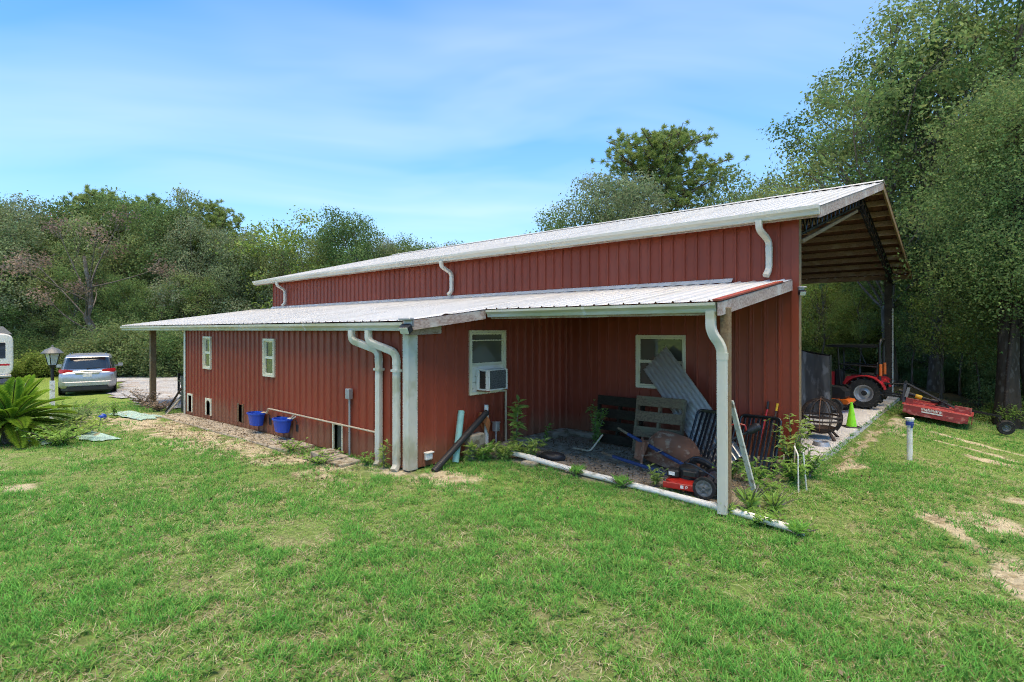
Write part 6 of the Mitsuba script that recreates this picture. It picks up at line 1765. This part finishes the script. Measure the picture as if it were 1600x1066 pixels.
weed('dark leafy weeds round the foot of the lamp post', -16.3, -6.3, 0.55, 240, 1.1, 0.13, 'weed', 20, stems=26)
weed('dark leafy weeds between the lamp post and the palm', -14.7, -6.6, 0.48, 240, 0.9, 0.13, 'dark', 21, stems=26)
weed('leafy weeds in front of the palm', -11.5, -7.3, 0.40, 260, 0.8, 0.12, 'weed', 22, stems=26)
weed('bright leafy weeds right of the palm', -12.3, -6.9, 0.42, 260, 0.9, 0.12, 'lime', 23, stems=26)
weed('dry brown brush heaped at the foot of the left porch post', -18.2, -4.2, 0.55, 160, 0.8, 0.12, 'dead', 24, stems=22, name='brush_heap')
weed('dry brown brush lying before the end of the long wall', -15.9, -4.4, 0.36, 160, 0.8, 0.11, 'dead', 25, stems=22, name='brush_heap')
weed('small dark plant on the bare earth behind the blue ball', -15.6, -5.55, 0.45, 40, 0.15, 0.11, 'weed', 26, stems=4)
weed('grass growing over the white pipe near its left third', -2.35, -2.74, 0.16, 120, 0.32, 0.13, 'weed', 31, stems=16, thin=0.13)
weed('grass growing over the middle of the white pipe', -1.55, -2.82, 0.15, 120, 0.32, 0.13, 'weed', 32, stems=16, thin=0.13)
weed('leafy weeds over the white pipe right of the downspout', 0.35, -2.90, 0.16, 160, 0.30, 0.10, 'weed', 33, stems=18, thin=0.3)
weed('grass covering the far end of the white pipe', 0.72, -3.00, 0.14, 130, 0.22, 0.13, 'weed', 34, stems=16, thin=0.13)
weed('low weeds at the foot of the steel panels', -0.62, -1.35, 0.22, 120, 0.35, 0.09, 'weed', 35, stems=14)
weed('low weeds under the leaning white board', 0.02, -1.75, 0.20, 150, 0.40, 0.09, 'weed', 36, stems=16, thin=0.3)

# ------------------------------------------------------------------ lawn: every blade is a little mesh, all of them one stuff
rng = np.random.default_rng(12)


def lawn(n_cand, box_, reach, dens):
    """tuft positions on the lawn, thinning away from the near lawn"""
    x, y = rng.uniform(box_[0], box_[1], n_cand), rng.uniform(box_[2], box_[3], n_cand)
    d = np.hypot(x - 2.2, y + 9.5)
    ok = (d > reach[0]) & (d < reach[1]) & (rng.uniform(0, 1, n_cand) < dens(d))
    # only where the camera, or one a few steps beside it, looks
    a = np.degrees(np.arctan2(x - 2.2, y + 9.5)) + 41.3
    ok &= (np.abs(a) < 52) | (d < 4.5)
    x, y = x[ok], y[ok]
    in_barn = ((x > XA) & (x < XB + 0.02) & (y > YA - 0.03)) | ((x > XL) & (x < 0.12) & (y > -2.62 + 0.5 * (meshkit.noise(np.stack([x * 3, 0 * x, 0 * x], -1)) - 0.6)) & (y < 13))
    drive = (x < -15.5) & (y > -3.6)
    apron = (x > -14.6) & (x < -7.2) & (y > -4.85)
    keep = ~(in_barn | drive | apron)
    x, y = x[keep], y[keep]
    b = bare_np(x, y)
    tuft = meshkit.fbm(np.stack([x * 0.9, y * 0.9, 0 * x], -1), 3, 31)
    fine = meshkit.fbm(np.stack([x * 4.5, y * 4.5, 0 * x], -1), 2, 33)
    p = np.clip(0.58 + 2.2 * (0.2 * tuft + 0.8 * fine - 0.36), 0.08, 1) * (1 - 0.93 * b)
    keep = rng.uniform(0, 1, len(x)) < p
    return x[keep], y[keep], tuft[keep], fine[keep]


parts = []
for n_cand, bb, reach, dens, w, per in ((84000, (-4.5, 6, -10, -1.5), (2.4, 6.5), lambda d: 0 * d + 1, 0.0080, 7), (150000, (-10.5, 6.5, -10.5, 4), (6.5, 11.5), lambda d: 1.0 - 0.08 * (d - 6.5), 0.0115, 6), (190000, (-24, 7, -13, 14), (11.5, 24), lambda d: 0.95 - 0.055 * (d - 11.5), 0.017, 4)):
    x, y, tuft, fine = lawn(n_cand, bb, reach, dens)
    big = rng.uniform(0.7, 1.3, len(x))
    shade = rng.normal(0, 0.16, len(x))
    rep = lambda q: np.repeat(q, per)
    n = len(x) * per
    r, a = np.abs(rng.normal(0, 0.016, n)) + 0.003, rng.uniform(0, 6.283, n)
    x, y, tuft, fine, big, shade = rep(x) + r * np.cos(a), rep(y) + r * np.sin(a), rep(tuft), rep(fine), rep(big), rep(shade)
    lush = np.clip((0.5 * tuft + 0.5 * fine - 0.36) * 4, 0, 1)
    dry = rng.uniform(0, 1, n) < (0.26 - 0.16 * lush)
    h = np.where(dry, rng.uniform(0.025, 0.06, n), rng.uniform(0.035, 0.085, n) * big * (0.7 + 0.5 * lush))
    lean = np.where(dry, rng.uniform(0.8, 2.2, n), rng.uniform(0.10, 0.85, n))
    D = np.stack([np.cos(a) * lean, np.sin(a) * lean, np.ones(n)], 1)
    D /= np.linalg.norm(D, axis=1, keepdims=True)
    P0 = np.stack([x, y, ground_z(x, y) - 0.012], 1)
    t = a + rng.normal(0, 0.5, n)
    side = np.stack([-np.sin(t), np.cos(t), 0 * t], 1)
    W = (w * rng.uniform(0.6, 1.3, n))[:, None]
    Lh = (h * np.sqrt(1 + lean**2) * 0.85)[:, None]
    g = np.clip(1 + shade + rng.normal(0, 0.17, n), 0.5, 1.7)[:, None]
    k = np.clip(0.45 * lush + 0.55 * rng.uniform(0, 1, n) - 0.2 * shade, 0, 1)[:, None]
    col = np.where(dry[:, None], np.array([[0.52, 0.47, 0.30]]), (1 - k) * np.array([[0.275, 0.455, 0.098]]) + k * np.array([[0.130, 0.395, 0.080]])) * g
    tip = P0 + D * Lh + np.stack([np.cos(a), np.sin(a), 0 * a], 1) * Lh * 0.25 - np.array([0, 0, 1]) * Lh * 0.06
    if w < 0.01:
        mid = P0 + D * Lh * 0.55
        V = np.stack([P0 - side * W * 0.5, P0 + side * W * 0.5, mid + side * W * 0.42, mid - side * W * 0.42, tip], 1)
        F = np.array([[0, 1, 2, 0, 2, 3, 3, 2, 4]])
    else:
        V = np.stack([P0 - side * W * 0.5, P0 + side * W * 0.5, tip], 1)
        F = np.array([[0, 1, 2]])
    kk = V.shape[1]
    parts.append((V.reshape(-1, 3), ((np.arange(n) * kk)[:, None] + F).reshape(-1, 3), np.repeat(col, kk, 0)))
# dead straw lying between the tufts
for n_cand, bb, reach, w in ((60000, (-4.5, 6, -10, -1.5), (2.4, 6.5), 0.005), (50000, (-10.5, 6.5, -10.5, 4), (6.5, 11.5), 0.009)):
    x, y, tuft, fine = lawn(n_cand, bb, reach, lambda d: 0 * d + 1)
    n = len(x)
    a = rng.uniform(0, 6.283, n)
    D = np.stack([np.cos(a), np.sin(a), rng.uniform(-0.05, 0.3, n)], 1)
    side = np.stack([-np.sin(a), np.cos(a), 0 * a], 1)
    L, W = rng.uniform(0.03, 0.10, n)[:, None], (w * rng.uniform(0.5, 1.2, n))[:, None]
    P0 = np.stack([x, y, ground_z(x, y) + rng.uniform(0.0, 0.022, n)], 1)
    V = np.stack([P0 - side * W * 0.5, P0 + side * W * 0.5, P0 + D * L], 1)
    col = np.array([[0.50, 0.44, 0.27], [0.40, 0.33, 0.18], [0.26, 0.20, 0.11], [0.33, 0.36, 0.13]])[rng.integers(0, 4, n)] * rng.uniform(0.75, 1.25, (n, 1))
    parts.append((V.reshape(-1, 3), ((np.arange(n) * 3)[:, None] + np.array([[0, 1, 2]])).reshape(-1, 3), np.repeat(col, 3, 0)))
m, c = leaf_mesh(parts)
scene['lawn_grass'] = mikit.ply(m, 'grass_blade', smooth=False, color=c)
labels['lawn_grass'] = {'label': 'patchy green and straw coloured grass of the lawn round the barn', 'category': 'grass', 'kind': 'stuff'}

# broad-leaved weeds scattered in the lawn, small rosettes
x, y, tuft, fine = lawn(9000, (-7, 5.5, -9.5, 3), (2.6, 11), lambda d: np.clip(1.1 - 0.07 * d, 0.1, 1))
q = meshkit.fbm(np.stack([x * 0.6, y * 0.6, 0 * x], -1), 3, 77)
keep = rng.uniform(0, 1, len(x)) < np.clip((q - 0.38) * 4, 0.05, 0.8)
x, y = np.repeat(x[keep], 7), np.repeat(y[keep], 7)
n = len(x)
a = rng.uniform(0, 6.283, n)
D = np.stack([np.cos(a), np.sin(a), rng.uniform(0.15, 0.9, n)], 1)
P0 = np.stack([x, y, ground_z(x, y) + 0.012], 1) + rng.normal(0, 0.012, (n, 3)) * np.array([1, 1, 0])
col = (np.array([[0.12, 0.27, 0.075]]) + rng.uniform(0, 1, (n, 1)) * np.array([[0.14, 0.12, 0.02]])) * rng.uniform(0.8, 1.2, (n, 1))
V, F, C = blades(P0, D, rng.uniform(0.025, 0.07, n), rng.uniform(0.014, 0.028, n), np.tile([[0, 0, 1.0]], (n, 1)), col, 0.4)
scene['lawn_weeds'] = mikit.ply(trimesh.Trimesh(V, F, process=False), 'leaf', smooth=False, color=C)
labels['lawn_weeds'] = {'label': 'small broad-leaved weeds scattered through the grass of the lawn', 'category': 'weeds', 'kind': 'stuff'}

# dead leaves and straw on the earth under the porch and by the wall
n = 5500
x = np.concatenate([rng.uniform(-4.3, -0.2, 3000), rng.uniform(-13, -5, 2200), rng.uniform(-5, 4, 300)])
y = np.concatenate([rng.uniform(-2.6, -0.3, 3000), rng.uniform(-5.7, -4.25, 2200), rng.uniform(-8, 2, 300)])
N = rng.normal(0, 0.35, (n, 3)) + np.array([0, 0, 1.0]); N /= np.linalg.norm(N, axis=1, keepdims=True)
A = np.cross(N, rng.normal(0, 1, (n, 3))); A /= np.linalg.norm(A, axis=1, keepdims=True)
B = np.cross(N, A)
L = rng.uniform(0.02, 0.065, n)[:, None]
P = np.stack([x, y, ground_z(x, y) + 0.02 + np.where((y > -4.85) & (x < -7.3), 0.03, 0) + np.where(np.arange(n) >= 5200, 0.035, 0) + np.abs(rng.normal(0, 0.006, n))], 1)
V = np.stack([P - A * L * 0.5, P + B * L * 0.24, P + A * L * 0.5, P - B * L * 0.24], 1).reshape(-1, 3)
F = ((np.arange(n) * 4)[:, None] + np.array([[0, 1, 2, 0, 2, 3]])).reshape(-1, 3)
cols = np.array([[0.16, 0.105, 0.06], [0.25, 0.19, 0.11], [0.33, 0.28, 0.18], [0.10, 0.075, 0.05]])[rng.integers(0, 4, n)] * rng.uniform(0.7, 1.2, (n, 1))
scene['leaf_litter'] = mikit.ply(trimesh.Trimesh(V, F, process=False), 'grass_blade', smooth=False, color=np.repeat(cols, 4, 0))
labels['leaf_litter'] = {'label': 'dry brown leaves and straw on the bare earth by the barn', 'category': 'leaves', 'kind': 'stuff'}
